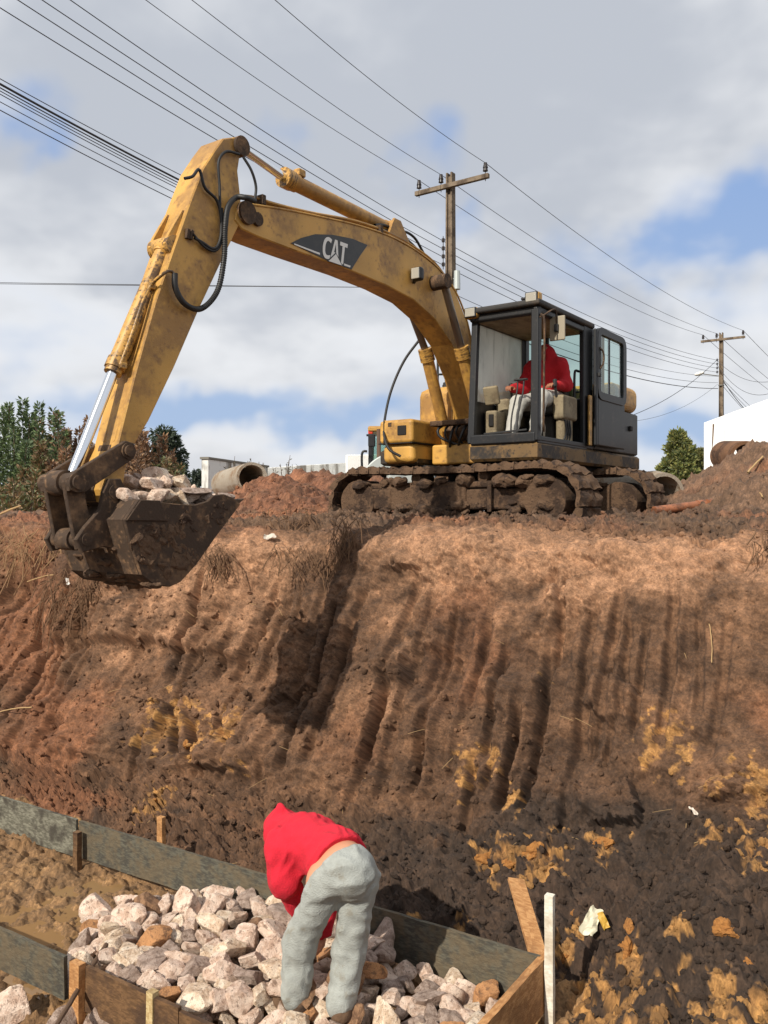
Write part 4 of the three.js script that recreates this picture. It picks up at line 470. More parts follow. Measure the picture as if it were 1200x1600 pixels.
function bbox(list, pad) { const lo = V(9e9, 9e9, 9e9), hi = V(-9e9, -9e9, -9e9); for (const [a, b, ra, rb] of list) { for (const [p, r] of [[a, ra], [b, rb]]) { lo.min(V(p.x - r, p.y - r, p.z - r)); hi.max(V(p.x + r, p.y + r, p.z + r)); } } return [lo.subScalar(pad), hi.addScalar(pad)]; }
function skinMesh(list, cell, k, cut, fold) { const f0 = bones(list, k), [lo, hi] = bbox(list, .06), f = (x, y, z) => { let d = f0(x, y, z); if (fold && Math.abs(d) < .05) d += fold(x, y, z); if (cut) d = Math.max(d, cut(x, y, z)); return d; }; const g = netMesh(f, lo, hi, cell); return boxUV(plain(g)); }
const folds = (a, f, sx, sy, sz) => (x, y, z) => -a * (.5 - Math.abs(N3(x * f * sx + .8 * N3(x * 5, y * 5, z * 5), y * f * sy, z * f * sz))) - a * .5 * fbm(x * 9, y * 9, z * 9, 2);
{
  const P = thing('person', 'worker in a red hooded sweatshirt and grey jeans bending over the stones', 'person', null, at(500, 1580, 5).setY(0)), o = P.position;
  const j = (x, y, d) => at(x, y, d).sub(o);
  const pel = j(541, 1358, 4.93), waist = j(528, 1342, 5.05), chest = j(478, 1314, 5.27), neck = j(455, 1303, 5.42), head = j(441, 1296, 5.50), hL = j(509, 1376, 4.93), hR = j(561, 1372, 4.97), kL = j(468, 1472, 5.02), kR = j(546, 1484, 5.02), aL = j(461, 1556, 5.02), aR = j(532, 1568, 4.93), sL = j(441, 1322, 5.2), sR = j(504, 1306, 5.48), eL = j(445, 1372, 5.17), eR = j(521, 1386, 5.30), wL = j(466, 1420, 5.28), wR = j(504, 1452, 5.25);
  const toeL = j(424, 1562, 5.06), heelL = j(468, 1572, 5.0), toeR = j(518, 1560, 5.14), heelR = j(533, 1583, 4.9);
  const body = [[pel, waist, .142, .132], [waist, chest, .12, .135], [sL, sR, .06, .06], [chest, neck, .09, .055], [neck, head, .055, .085], [head, head.clone().add(V(-.03, -.05, -.05)), .085, .06], [hL, kL, .085, .06], [kL, aL, .056, .038], [hR, kR, .085, .06], [kR, aR, .056, .038], [sL, eL, .05, .042], [eL, wL, .04, .03], [sR, eR, .05, .042], [eR, wR, .04, .03], [aL, toeL, .035, .03], [aR, toeR, .035, .03], [pel, hL, .12, .11], [pel, hR, .12, .11]];
  const hands = []; hand(hands, wL, wL.clone().sub(eL), V(1, .2, .3), V(.2, -.6, -.6)); hand(hands, wR, wR.clone().sub(eR), V(1, 0, .5), V(-.6, -.4, -.3));
  // nose, brow and ears under the hood
  const fd = V(-.35, -.7, -.6).normalize(); body.push([head, head.clone().addScaledVector(fd, .1), .02, .012], [head.clone().add(V(-.06, .02, .04)), head.clone().add(V(-.075, .0, .045)), .02, .014]);
  const sp = chest.clone().sub(pel).normalize();
  part(P, 'body', [skinMesh(body, .014, .05), ...[0, 1].map((i) => skinMesh(hands.slice(i * 19, i * 19 + 19), .0042, .008))], skinM);
  const hood = [[pel.clone().addScaledVector(sp, .02).add(V(0, .0, 0)), waist, .158, .155], [waist, chest, .155, .155], [chest, sL, .12, .085], [chest, sR, .12, .085], [sL, eL, .095, .084], [eL, wL, .078, .05], [sR, eR, .088, .078], [eR, wR, .074, .052], [chest, neck, .13, .10], [neck, head, .10, .108], [head, head.clone().add(V(-.01, .145, .04)), .10, .02]];
  const hemN = sp.clone().add(V(.12, .3, 0)).normalize(), hemP = pel.clone().addScaledVector(sp, .10);
  part(P, 'sweatshirt', skinMesh(hood, .0095, .06, (x, y, z) => .0 - ((x - hemP.x) * hemN.x + (y - hemP.y) * hemN.y + (z - hemP.z) * hemN.z), folds(.03, 9, 1.2, .5, 1)), redM);
  const jean = [[pel, waist, .15, .14], [pel.clone().add(V(-.03, -.01, .03)), hL, .122, .11], [pel.clone().add(V(.04, -.01, .03)), hR, .122, .11], [hL, kL, .106, .088], [kL, aL, .09, .08], [hR, kR, .106, .086], [kR, aR, .088, .076]];
  const wN = sp.clone().add(V(.1, .45, .0)).normalize(), wP = pel.clone().addScaledVector(sp, .045);
  part(P, 'jeans', skinMesh(jean, .0092, .035, (x, y, z) => Math.max((x - wP.x) * wN.x + (y - wP.y) * wN.y + (z - wP.z) * wN.z, .085 - y), folds(.024, 9, .8, 1.05, .8)), jeanM);
  part(P, 'boot', skinMesh([[heelL, toeL, .055, .05], [heelL, aL, .055, .055], [heelL.clone().setY(.06), toeL.clone().setY(.07), .04, .04]], .01, .03), bootM); part(P, 'boot', skinMesh([[heelR, toeR, .055, .05], [heelR, aR, .055, .055]], .01, .03), bootM);
}
{
  const P = thing('person', 'operator in a red hooded sweatshirt and pale trousers seated in the excavator cab', 'person', null, exPos); P.rotation.y = exTurn;
  const pel = V(.06, 1.66, -.73), chest = V(.08, 1.98, -.73), neck = V(.1, 2.09, -.735), head = V(.14, 2.17, -.74), sL = V(.08, 2.04, -.92), sR = V(.08, 2.04, -.55), eL = V(.08, 1.80, -1.0), eR = V(.20, 1.78, -.46), wL = V(.32, 1.77, -.97), wR = V(.42, 1.76, -.45), hL = V(.08, 1.62, -.83), hR = V(.08, 1.62, -.63), kL = V(.54, 1.61, -.88), kR = V(.58, 1.55, -.60), aL = V(.66, 1.18, -.86), aR = V(.76, 1.16, -.6);
  const body = [[pel, chest, .12, .13], [sL, sR, .055, .055], [chest, neck, .08, .05], [neck, head, .05, .08], [head, V(.17, 2.16, -.74), .085, .055], [head, V(.245, 2.20, -.75), .02, .014], [V(.13, 2.20, -.83), V(.13, 2.17, -.835), .018, .014], [V(.13, 2.20, -.65), V(.13, 2.17, -.645), .018, .014], [V(.19, 2.245, -.78), V(.2, 2.245, -.72), .03, .03], [hL, kL, .08, .056], [kL, aL, .054, .038], [hR, kR, .08, .056], [kR, aR, .054, .038], [sL, eL, .048, .04], [eL, wL, .038, .03], [sR, eR, .048, .04], [eR, wR, .038, .03], [aL, V(.84, 1.13, -.88), .036, .03], [aR, V(.93, 1.13, -.6), .036, .03]];
  const hands = []; hand(hands, wL, V(1, .05, .1), V(0, .1, -1), V(.2, -1, .3)); hand(hands, wR, V(1, .1, 0), V(0, .1, 1), V(.2, -1, -.2));
  part(P, 'body', [skinMesh(body, .016, .04), ...[0, 1].map((i) => skinMesh(hands.slice(i * 19, i * 19 + 19), .0045, .008))], std({ color: hex(150, 98, 72), roughness: .6 }));
  part(P, 'sweatshirt', skinMesh([[pel, chest, .165, .175], [chest, sL, .11, .085], [chest, sR, .11, .085], [sL, eL, .085, .072], [eL, wL, .07, .05], [sR, eR, .085, .072], [eR, wR, .07, .05], [chest, neck, .12, .10], [neck, head.clone().add(V(-.03, .01, 0)), .105, .115], [head.clone().add(V(-.03, 0, 0)), head.clone().add(V(-.05, .06, 0)), .11, .07]], .0135, .06, (x, y, z) => Math.max(1.67 - y, .075 - Math.hypot(x - .27, (y - 2.14) * .8, z + .745)), folds(.018, 8, 1, .8, 1)), redM2);
  part(P, 'trousers', skinMesh([[pel, V(.06, 1.7, -.73), .15, .15], [pel, hL, .14, .12], [pel, hR, .14, .12], [hL, kL, .115, .088], [kL, aL, .085, .07], [hR, kR, .115, .088], [kR, aR, .085, .07]], .014, .04, (x, y, z) => y - 1.74, folds(.018, 8, 1, 1, 1)), std({ color: hex(176, 174, 166), roughness: .95 }));
  part(P, 'shoe', skinMesh([[aL, V(.86, 1.12, -.88), .06, .045]], .012, .02), bootM); part(P, 'shoe', skinMesh([[aR, V(.95, 1.12, -.6), .06, .045]], .012, .02), bootM);
}
// ---------------------------------------------------------------- walls, pipes and machines on the yard
const concT = tex(512, (u, v) => { const w = wfbm(WN, u, v, 4, 6, 700), s = wfbm(WN, u, v, 40, 3, 720); return mix3(mix3([.70, .66, .60], [.58, .53, .46], w), [.50, .38, .27], sstep(.52, .72, w * .6 + s * .4) * .6); }, .7), whiteT = tex(512, (u, v) => { const w = wfbm(WN, u, v, 5, 6, 740), st = wfbm(WN, u, v * .2, 26, 3, 760); return mix3([.96, .955, .94], [.78, .75, .70], sstep(.62, .82, w * .6 + st * .4)); }, .35), stainT = tex(512, (u, v) => { const w = wfbm(WN, u, v, 5, 6, 780), st = wfbm(WN, u, v * .15, 22, 4, 800); return mix3([.88, .88, .86], [.52, .50, .47], sstep(.48, .72, w * .5 + st * .5)); }, .4);
const Y = { conc: std({ map: concT, roughness: .95, bumpMap: grainT, bumpScale: .012 }), white: std({ map: whiteT, roughness: .9, bumpMap: fineT, bumpScale: .004 }), stain: std({ map: stainT, roughness: .92 }), clayPipe: std({ map: paintTex([.60, .38, .26], [.36, .24, .17], .8, 820, 1.4), roughness: .6 }), cap: std({ color: hex(120, 116, 108), roughness: .9 }), rust: std({ color: hex(96, 74, 60), roughness: .9 }), silver: std({ color: hex(176, 182, 178), roughness: .4, metalness: .3 }) };
function wall(label, a, b, hA, hB, y0, t, m, capM) { const L = Math.hypot(b.x - a.x, b.z - a.z), o = thing('wall', label, 'wall', null, V(a.x, y0, a.z)); o.rotation.y = -Math.atan2(b.z - a.z, b.x - a.x); part(o, 'render_coat', [slab([[0, 0], [L, 0], [L, hB - y0], [L * .5, (hA + hB) / 2 - y0 + .01], [0, hA - y0]], -t / 2, t / 2, .015)], m); if (capM) part(o, 'coping', [slab([[-.03, hA - y0 - .01], [L + .03, hB - y0 - .01], [L + .03, hB - y0 + .05], [-.03, hA - y0 + .05]], -t / 2 - .03, t / 2 + .03, .008)], capM); return o; }
wall('white stained wall end standing behind the concrete pipe', at(320, 718, 22), at(414, 729, 25.5), at(320, 717, 22).y, at(414, 730, 25.5).y, 2.4, .2, Y.stain, Y.cap);
wall('low stained wall running along behind the red earth mound', at(416, 730, 26), at(545, 722, 27.5), at(416, 731, 26).y, at(545, 723, 27.5).y, 2.4, .2, Y.stain);
wall('short white wall block to the left of the wheel loader', at(541, 712, 26.5), at(640, 712, 27), at(541, 711, 26.5).y, at(640, 711, 27).y, 2.4, .2, Y.white);
{ const w = wall('bright white wall rising to the right edge behind the spoil heap', at(1104, 660, 20), at(1290, 596, 17.6), at(1104, 661, 20).y, at(1290, 594, 17.6).y, 2.4, .22, Y.white); part(w, 'crack', slab([[.22, 1.92], [.25, 2.62], [.29, 2.62], [.26, 2.2]], .112, .116, 0), Y.rust); }
function pipe(label, a, b, r, t, m, bell = 1.0) { const L = a.distanceTo(b), g = new THREE.LatheGeometry([[r - t, 0], [r, 0], [r, L * .78], [r * bell, L * .84], [r * bell, L], [r * bell - t, L], [r - t, L * .8], [r - t, 0]].map(([x, y]) => new THREE.Vector2(x, y)), 40); const o = solo('concrete_pipe', boxUV(plain(toCreasedNormals(g, .5))), m, label, 'pipe'); o.position.copy(a); o.quaternion.setFromUnitVectors(V(0, 1, 0), b.clone().sub(a).normalize()); return o; }
pipe('sand-coated concrete pipe lying open-ended beyond the bucket', at(352, 757, 17.5), at(394, 747, 15.6), .29, .05, Y.conc, 1.0);
pipe('large concrete drain pipe lying behind the far track', at(945, 753, 13.6), at(1036, 776, 12.0), .30, .05, Y.conc, 1.12);
pipe('soil-covered concrete pipe on top of the spoil heap by the white wall', at(1133, 712, 13.9), at(1166, 714, 12.9), .24, .05, std({ map: mudT, color: new THREE.Color(1.7, 1.45, 1.25), roughness: 1, bumpMap: grainT, bumpScale: .02 }), 1.0);
{ const a = at(1022, 798, 10.3), b = at(1100, 788, 10.6), c = at(1166, 779, 10.9); solo('drain_pipe', join([rod(a, b, .052, .052, 20), rod(V().lerpVectors(a, b, .86), b, .06, .06, 20)]), Y.clayPipe, 'orange plastic drain pipe lying next to the far track', 'pipe'); solo('drain_pipe', join([rod(b.clone().add(V(.04, .012, 0)), c, .052, .052, 20)]), Y.clayPipe, 'paler orange plastic pipe half buried below the spoil heap', 'pipe'); }
{ // wheel loader
  const d = 24, k = d / FPX, o = thing('wheel_loader', 'grey and yellow wheel loader with glazed cab behind the excavator', 'loader', null, V(at(610, 0, d).x, 2.75, -d)), X = (px) => (px - 610) * k, Yh = (py) => 3 + (800 - py) * k - 2.75, dk = M.black;
  const cab = part(o, 'cab', [[575, 0], [655, 0], [655, -1.3], [577, -1.3]].map(([x, z]) => bar(V(X(x + 3), Yh(735), z), V(X(x + 4), Yh(672), z), .1, .1, V(0, 0, 1))).concat([bx(X(660) - X(574), .3, 1.5, (X(660) + X(574)) / 2, Yh(737), -.64, .03)]), dk);
  part(cab, 'roof', bx(X(662) - X(575), .16, 1.6, (X(662) + X(575)) / 2, Yh(671), -.6, .05), M.yellow); part(cab, 'front_window', bx(X(652) - X(582), Yh(678) - Yh(728), .01, (X(652) + X(582)) / 2, (Yh(678) + Yh(728)) / 2, -.02, 0), M.glass); part(cab, 'rear_window', bx(X(652) - X(582), Yh(678) - Yh(728), .01, (X(652) + X(582)) / 2, (Yh(678) + Yh(728)) / 2, -1.3, 0), M.glass);
  part(cab, 'marker_lamp', bx(.13, .13, .1, X(579), Yh(675.5), .12, .02), M.red); part(cab, 'head_lamp', rod(V(X(592), Yh(673.5), .1), V(X(592), Yh(673.5), .17), .05), M.lens); part(cab, 'mirror', [bx(.2, .36, .07, X(581), Yh(689), .22, .03), bx(.12, .06, .05, X(576), Yh(681), .18, .01)], dk); part(cab, 'grab_rail', tube([V(X(566), Yh(735), .2), V(X(566), Yh(710), .2), V(X(568), Yh(706), .2), V(X(574), Yh(706), .2)], .035, 16, 7), dk); part(cab, 'exhaust', rod(V(X(592), Yh(728), .3), V(X(592), Yh(672), .3), .06), Y.rust); part(cab, 'antenna', rod(V(X(606), Yh(672), -.4), V(X(606), Yh(655), -.4), .012, .006), dk);
  part(o, 'fender', [(() => { const s = new THREE.Shape(); s.moveTo(X(572), Yh(738)); s.quadraticCurveTo(X(590), Yh(712), X(622), Yh(712)); s.lineTo(X(640), Yh(722)); s.lineTo(X(640), Yh(740)); return plain(new THREE.ExtrudeGeometry(s, { depth: .8, bevelEnabled: true, bevelSize: .03, bevelThickness: .03 }).translate(0, 0, .2)); })()], Y.silver); part(o, 'hood', [bx(1.3, .8, 1.5, X(640), Yh(738), .4, .12)], Y.silver);
  part(o, 'chassis', bx(2.6, .5, 1.9, X(625), .85, -.3, .06), M.yellow); for (const [x, z] of [[590, .5], [665, .5], [590, -1.2], [665, -1.2]]) { const g = new THREE.TorusGeometry(.46, .22, 14, 28); const w = part(o, 'wheel', join([g.translate(X(x), .66, z)]), M.rubber); part(w, 'rim', join([new THREE.CylinderGeometry(.33, .33, .2, 20).rotateX(Math.PI / 2).translate(X(x), .66, z)]), M.yellow); }
}
// ---------------------------------------------------------------- poles and wires
const poleM = std({ map: tex(256, (u, v) => { const w = wfbm(WN, u, v, 6, 6, 860); return mix3([.50, .44, .37], [.33, .28, .23], sstep(.35, .7, w)); }, .8), roughness: .95, bumpMap: grainT, bumpScale: .008 }), wireM = std({ color: hex(58, 58, 62), roughness: .6 }), insM = std({ color: hex(38, 30, 28), roughness: .35 });
const LD = V(.578, 0, -.816), LP = V(.816, 0, .578), P1 = V(at(704, 0, 25).x, 0, -25), P2 = V(at(1127, 0, 50).x, 0, -50);
function pole(base, topY, label, rackY, group) {
  const o = thing('utility_pole', label, 'pole', group, V(base.x, 2.4, base.z)), H = topY - 2.4; o.rotation.y = -Math.atan2(LP.z, LP.x);
  part(o, 'shaft', [-.075, .075].map((x) => { const g = new THREE.BoxGeometry(.05, H, .2, 1, 1, 1), p = g.attributes.position; for (let i = 0; i < p.count; i++) { const k = p.getY(i) < 0 ? 1.5 : 1; p.setX(i, p.getX(i) + x * k); p.setZ(i, p.getZ(i) * k); } return plain(g.translate(0, H / 2, 0)); }).concat([bx(.11, H - .2, .09, 0, H / 2, 0, 0)]), poleM);
  const arm = part(o, 'crossarm', [bx(2.45, .13, .12, .12, H - .42, .17, .01)], poleM); const tops = [];
  for (const x of [-.98, -.22, 1.24]) { const y = H - .35; part(arm, 'insulator', [rod(V(x, y - .2, .17), V(x, y + .1, .17), .012), rod(V(x, y + .08, .17), V(x, y + .16, .17), .075, .06), rod(V(x, y + .17, .17), V(x, y + .27, .17), .075, .05), rod(V(x, y + .27, .17), V(x, y + .31, .17), .05)], insM); tops.push(o.localToWorld(V(x, y + .31, .17))); }
  o.updateMatrixWorld(); const T = [-.98, -.22, 1.24].map((x) => V(x, H - .04, .17).applyMatrix4(o.matrixWorld)), RK = [0, 1, 2, 3].map((i) => { const y = rackY - 2.4 - i * .235; part(o, 'rack_insulator', [rod(V(-.22, y - .05, .05), V(-.22, y + .05, .05), .045), rod(V(-.22, y, .05), V(-.1, y, .05), .012)], insM); return V(-.25, y, .05).applyMatrix4(o.matrixWorld); });
  part(o, 'rack_rod', rod(V(-.22, rackY - 2.4 - .85, .05), V(-.22, rackY - 2.4 + .12, .05), .012), insM); part(o, 'band', [bx(.26, .06, .34, 0, rackY - 2.4 - 1.5, 0, .01)], Y.cap);
  return { o, T, RK, H };
}
const gPole = 'concrete utility poles along the street';
const A = pole(P1, at(0, 271, 25).y, 'near utility pole with crossarm rising behind the boom', at(0, 374, 25).y), B = pole(P2, at(0, 520, 50).y, 'distant utility pole with crossarm above the white wall', at(0, 562, 50).y);
{ const p = at(714, 437, 24.8).sub(A.o.position).applyAxisAngle(V(0, 1, 0), -A.o.rotation.y); part(A.o, 'meter_box', [rod(V(p.x, p.y - .28, p.z), V(p.x, p.y + .25, p.z), .10, .09, 16), rod(V(p.x, p.y, p.z), V(0, p.y + .1, 0), .02)], Y.silver); }
function wire(a, b, sag, r, label, group, n = 26) { const pts = []; for (let i = 0; i <= n; i++) { const t = i / n, p = V().lerpVectors(a, b, t); p.y -= 4 * sag * t * (1 - t); pts.push(p); } return solo('power_line', plain(new THREE.TubeGeometry(new THREE.CatmullRomCurve3(pts), n * 2, r * .72, 5)), wireM, label, 'cable', group); }
function toLeft(a, px, py, sag, r, label, group) { // carries a line on from the near pole past the left edge of the view, along the street
  const u = (px - 600) / FPX, t = (a.x + u * a.z) / (LD.x + u * LD.z), d = -(a.z - LD.z * t), end = V(a.x - LD.x * t, at(px, py, d).y, -d), k = 1.32, far = V().lerpVectors(a, end, k); const tt = 1 / k; far.y = a.y + (end.y + 4 * sag * tt * (1 - tt) - a.y) * k; return wire(a, far, sag, r, label, group, 34); }
const WG = 'lines running to the upper left';
[[228, 0, 'high line from the left insulator of the near pole to the top edge'], [300, 0, 'high line from the middle insulator of the near pole to the top edge'], [430, 0, 'high line from the right end insulator of the near pole to the top edge']].forEach(([x, y, l], i) => toLeft(A.T[i], x, y, .25, .011, l, WG));
[[110, 0, 'top rack line from the near pole to the upper left'], [66, 0, 'second rack line from the near pole to the upper left'], [28, 0, 'third rack line from the near pole to the upper left'], [0, 12, 'lowest rack line from the near pole to the left edge']].forEach(([x, y, l], i) => toLeft(A.RK[i], x, y, .25, .013, l, WG));
const low = (y) => V(P1.x - .2, at(0, y, 25).y, P1.z);
[[0, 123, 452, .011, 'thin cable above the thick bundle at the left edge'], [0, 131, 462, .028, 'thick black cable of the bundle at the left edge'], [0, 137, 466, .015, 'thin cable just under the thick black cable'], [0, 142, 470, .011, 'middle thin cable under the thick black cable'], [0, 147, 474, .011, 'lowest thin cable of the bundle at the left edge'], [0, 159, 480, .010, 'separate cable under the bundle at the left edge'], [0, 172, 488, .012, 'lowest sagging cable at the left edge behind the stick']].forEach(([x, y, y1, r, l]) => toLeft(low(y1), x, y, .45, r, l, WG));
const WR = 'lines strung between the two poles';
['left', 'middle', 'right'].forEach((n, i) => wire(A.T[i], B.T[i], .55, .013, 'high line between the ' + n + ' insulators of the two poles', WR)); ['top', 'second', 'third', 'lowest'].forEach((n, i) => wire(A.RK[i], B.RK[i], .5, .014, n + ' rack line between the two poles above the cab', WR));
[[452, 588, .012, 'upper'], [470, 598, .014, 'middle'], [482, 607, .026, 'thick lowest']].forEach(([y1, y2, r, n]) => wire(low(y1), V(P2.x - .2, at(0, y2, 50).y, P2.z), .6, r, n + ' telephone cable between the poles behind the cab', WR));
{ const far = at(1330, 700, 95); ['left', 'middle', 'right'].forEach((n, i) => wire(B.T[i], far.clone().add(V(i * 1.2, 1, 0)), .8, .018, n + ' line running down to the right from the distant pole', 'lines beyond the distant pole'));
  const rk = B.RK; [[rk[0], at(1260, 572, 40), 1.0, 'upper slack line at the right edge by the distant pole'], [rk[1], at(1260, 570, 40), 1.6, 'lower slack line at the right edge by the distant pole']].forEach(([a, b, s, l]) => wire(a, b, s, .016, l)); [[590, 1200, 660], [594, 1192, 664], [600, 1184, 668]].forEach(([y, x2, y2], i) => wire(V(P2.x, at(0, y, 50).y, P2.z), at(x2 + 30, y2 + 18, 80), .3, .018, ['first', 'second', 'third'][i] + ' of the three cables falling right behind the white wall', 'lines beyond the distant pole'));
  wire(V(P2.x, at(0, 590, 50).y, P2.z), at(1166, 642, 52), .1, .03, 'short thick cable dropping from the distant pole to a bracket');
  const a = V(P2.x - .2, at(0, 561, 50).y, P2.z), b = at(985, 650, 38); wire(a, b, .35, .02, 'service cable slanting down left from the distant pole'); wire(V(P2.x - .2, at(0, 600, 50).y, P2.z), at(990, 658, 40), .4, .011, 'faint cable slanting down left from the distant pole');
  const lp = thing('street_lamp', 'small white street lamp on the distant pole', 'lamp', null, V(P2.x, at(0, 588, 50).y, P2.z)); part(lp, 'arm', rod(V(0, 0, 0), V(-1.25, .12, .2), .025), Y.cap); part(lp, 'lamp_head', (() => { const g = new THREE.SphereGeometry(.2, 14, 10); g.scale(1.5, .55, .8); g.rotateZ(.25); g.translate(-1.35, .12, .2); return join([g]); })(), M.white);
  for (const [y1, y2, l] of [[426, 447, 'upper'], [431, 446.5, 'lower']]) wire(at(-900, y1 - 14, 66), at(704, y2 + 3, 25.3), .3, .016, l + ' of the two distant level lines crossing the sky behind the stick', 'distant level lines'); }
// ---------------------------------------------------------------- trees and shrubs
function leafMat(c, k = .35) { return new THREE.MeshPhysicalMaterial({ vertexColors: true, color: 0xffffff, roughness: .75, transmission: k, thickness: 0, side: THREE.DoubleSide }); }
const leafM = leafMat();
function leaves(list, rnd) { // list: position, length, width, direction, colour
  const n = list.length, P = new Float32Array(n * 18), C = new Float32Array(n * 18), NN = new Float32Array(n * 18), UV = new Float32Array(n * 12); let o = 0;
  const u = V(), w = V(), nn = V(); for (const [p, L, Wd, dir, c] of list) { u.copy(dir).normalize(); w.set(rnd() - .5, rnd() - .5, rnd() - .5).cross(u).normalize(); nn.crossVectors(u, w); const a = p, b = p.clone().addScaledVector(u, L * .5).addScaledVector(w, Wd * .5), d = p.clone().addScaledVector(u, L * .5).addScaledVector(w, -Wd * .5), e = p.clone().addScaledVector(u, L).addScaledVector(nn, -L * .12); for (const q of [a, b, d, b, e, d]) { P.set([q.x, q.y, q.z], o); C.set(c, o); NN.set([nn.x, nn.y, nn.z], o); o += 3; } }
  const g = new THREE.BufferGeometry(); g.setAttribute('position', new THREE.BufferAttribute(P, 3)); g.setAttribute('normal', new THREE.BufferAttribute(NN, 3)); g.setAttribute('color', new THREE.BufferAttribute(C, 3)); g.setAttribute('uv', new THREE.BufferAttribute(UV, 2)); g.computeVertexNormals(); return g; }
const barkM = std({ color: hex(86, 68, 52), roughness: .95 });
const greenC = [[.075, .115, .035], [.055, .09, .03], [.10, .14, .05], [.05, .075, .035]], brownC = [[.20, .105, .05], [.13, .07, .035], [.26, .155, .075], [.10, .06, .035]], mixC = [[.12, .11, .04], [.15, .095, .045], [.08, .10, .035], [.19, .12, .055]];
function shrub(px, topY, d, wid, pal, label, seed) {
  const r = rng(seed), base = at(px, 0, d); base.y = 2.7; const top = at(px, topY, d).y - 2.7, o = thing('shrub', label, 'shrub', 'shrubs at the left edge of the yard', base), stems = [], lv = [];
  const ns = 4 + Math.floor(r() * 3); for (let i = 0; i < ns; i++) { const h = i ? top * (.6 + r() * .36) : top, x = (r() - .5) * wid, z = (r() - .5) * wid, lean = V((r() - .5) * .2, 1, (r() - .5) * .2), P0 = V(x * .5, 0, z * .5), Pt = V(x + lean.x * h * .4, h, z + lean.z * h * .4); stems.push(rod(P0, Pt, .022, .006, 6)); const n = Math.round(h * 260); for (let k = 0; k < n; k++) { const t = r() ** .85, p = V().lerpVectors(P0, Pt, t), a = r() * 6.28, rad = (.05 + .30 * wid * Math.sin(Math.PI * Math.min(1, .15 + t * .9)) * (1 - t * .75)) * (.3 + r()); p.x += Math.cos(a) * rad; p.z += Math.sin(a) * rad; const c = pal(t, r), v = (.75 + r() * .6) * 1.45; lv.push([p, .09 + r() * .06, .035 + r() * .02, V(Math.cos(a), .5 + r() * .9 - (r() < .3 ? 1 : 0), Math.sin(a)), c.map((q) => q * v)]); } }
  part(o, 'stems', stems, barkM); part(o, 'foliage', leaves(lv, r), leafM); }
{ const pick = (L) => (t, r) => L[Math.floor(r() * L.length)], blend = (t, r) => (r() < .35 + t * .5 ? greenC : brownC)[Math.floor(r() * 4)];
  [[-28, 640, 20, .9, pick(greenC), 'green shrub cut off by the left edge'], [4, 634, 20.5, .8, pick(greenC), 'tall green shrub at the left edge'], [22, 668, 18.5, .8, pick(greenC), 'lower green shrub in front of the tallest one'], [35, 627, 21, .7, pick(greenC), 'tallest green shrub of the thicket'], [54, 631, 21.2, .6, pick(greenC), 'second tallest green shrub, right of the tallest'], [62, 690, 18.3, .8, pick(mixC), 'half withered shrub at the foot of the thicket'], [79, 640, 20.6, .65, blend, 'green-tipped shrub with brown leaves below'], [96, 648, 20.2, .6, blend, 'shrub of brown and green leaves left of the chrome rod'], [88, 700, 17.8, .75, pick(brownC), 'low brown withered shrub behind the bucket link'], [110, 652, 20.8, .6, pick(brownC), 'tall brown withered shrub behind the chrome rod'], [126, 668, 21, .6, pick(brownC), 'brown withered shrub between chrome rod and stick'], [140, 692, 21.5, .5, pick(brownC), 'last small brown shrub beside the stick'], [30, 735, 17, .9, pick(mixC), 'scrubby low shrub at the foot of the green ones'], [110, 730, 18, .8, pick(brownC), 'dry scrub behind the pins of the linkage'], [222, 655, 21, .75, pick(brownC), 'tall dead brown shrub to the right of the stick'], [243, 680, 21.4, .7, pick(brownC), 'dead brown shrub in front of the dark tree'], [262, 715, 20.5, .8, pick(mixC), 'low dry bush under the dark tree'], [207, 700, 20, .6, pick(brownC), 'brown bush showing just right of the stick']].forEach((a, i) => shrub(...a, 900 + i)); }
function tree(px, topY, botY, d, halfW, L, label, seed, lumps, conic) {
  const r = rng(seed), base = at(px, 0, d); base.y = 2.6; const H = at(px, topY, d).y - 2.6, b = Math.max(.1, at(px, botY, d).y - 2.6), R = halfW * d / FPX, o = thing('tree', label, 'tree', null, base), lv = [], limbs = [rod(V(0, 0, 0), V(0, H * .8, 0), H * .035, H * .012, 8)];
  for (let i = 0; i < lumps; i++) { const t = (i + r()) / lumps, y = lerp(b, H, t), rr = conic ? R * (1.02 - t) ** .75 : R * Math.sqrt(Math.max(.06, 1 - (2 * t - .9) ** 2 / 1.25)), a = r() * 6.28, q = Math.sqrt(r()) * rr * .85, c = V(Math.cos(a) * q, y * .97, Math.sin(a) * q), s = R * (conic ? .2 : .3) * (.7 + r() * .6); limbs.push(rod(V(0, y * .75, 0), c, H * .012, .01, 5)); const n = conic ? 130 : 190; for (let k = 0; k < n; k++) { const v = V(r() - .5, (r() - .5) * .75, r() - .5).normalize().multiplyScalar(s * (.5 + .5 * r())), p = c.clone().add(v), col = L[Math.floor(r() * L.length)], e = .7 + r() * .6; lv.push([p, .11 + r() * .07, .05 + r() * .03, v.clone().add(V(0, conic ? .25 * s : -.1 * s, 0)), col.map((x) => x * e)]); } }
  part(o, 'trunk', limbs, barkM); part(o, 'crown', leaves(lv, r), leafM); }
tree(258, 672, 770, 29, 34, [[.028, .05, .022], [.04, .065, .028], [.022, .04, .02]], 'dark green tree right of the stick behind dead shrubs', 61, 46, false);
tree(212, 690, 770, 29.5, 24, [[.028, .05, .022], [.04, .065, .028]], 'dark green bush crown half hidden by the stick', 62, 26, false);
tree(303, 735, 775, 48, 18, [[.03, .05, .03], [.045, .065, .035]], 'small far dark tree left of the stained wall', 63, 18, false);
tree(1060, 675, 760, 30, 42, [[.22, .23, .05], [.15, .18, .04], [.28, .26, .07], [.09, .12, .035]], 'yellow-green conifer between the counterweight and the white wall', 64, 90, true);
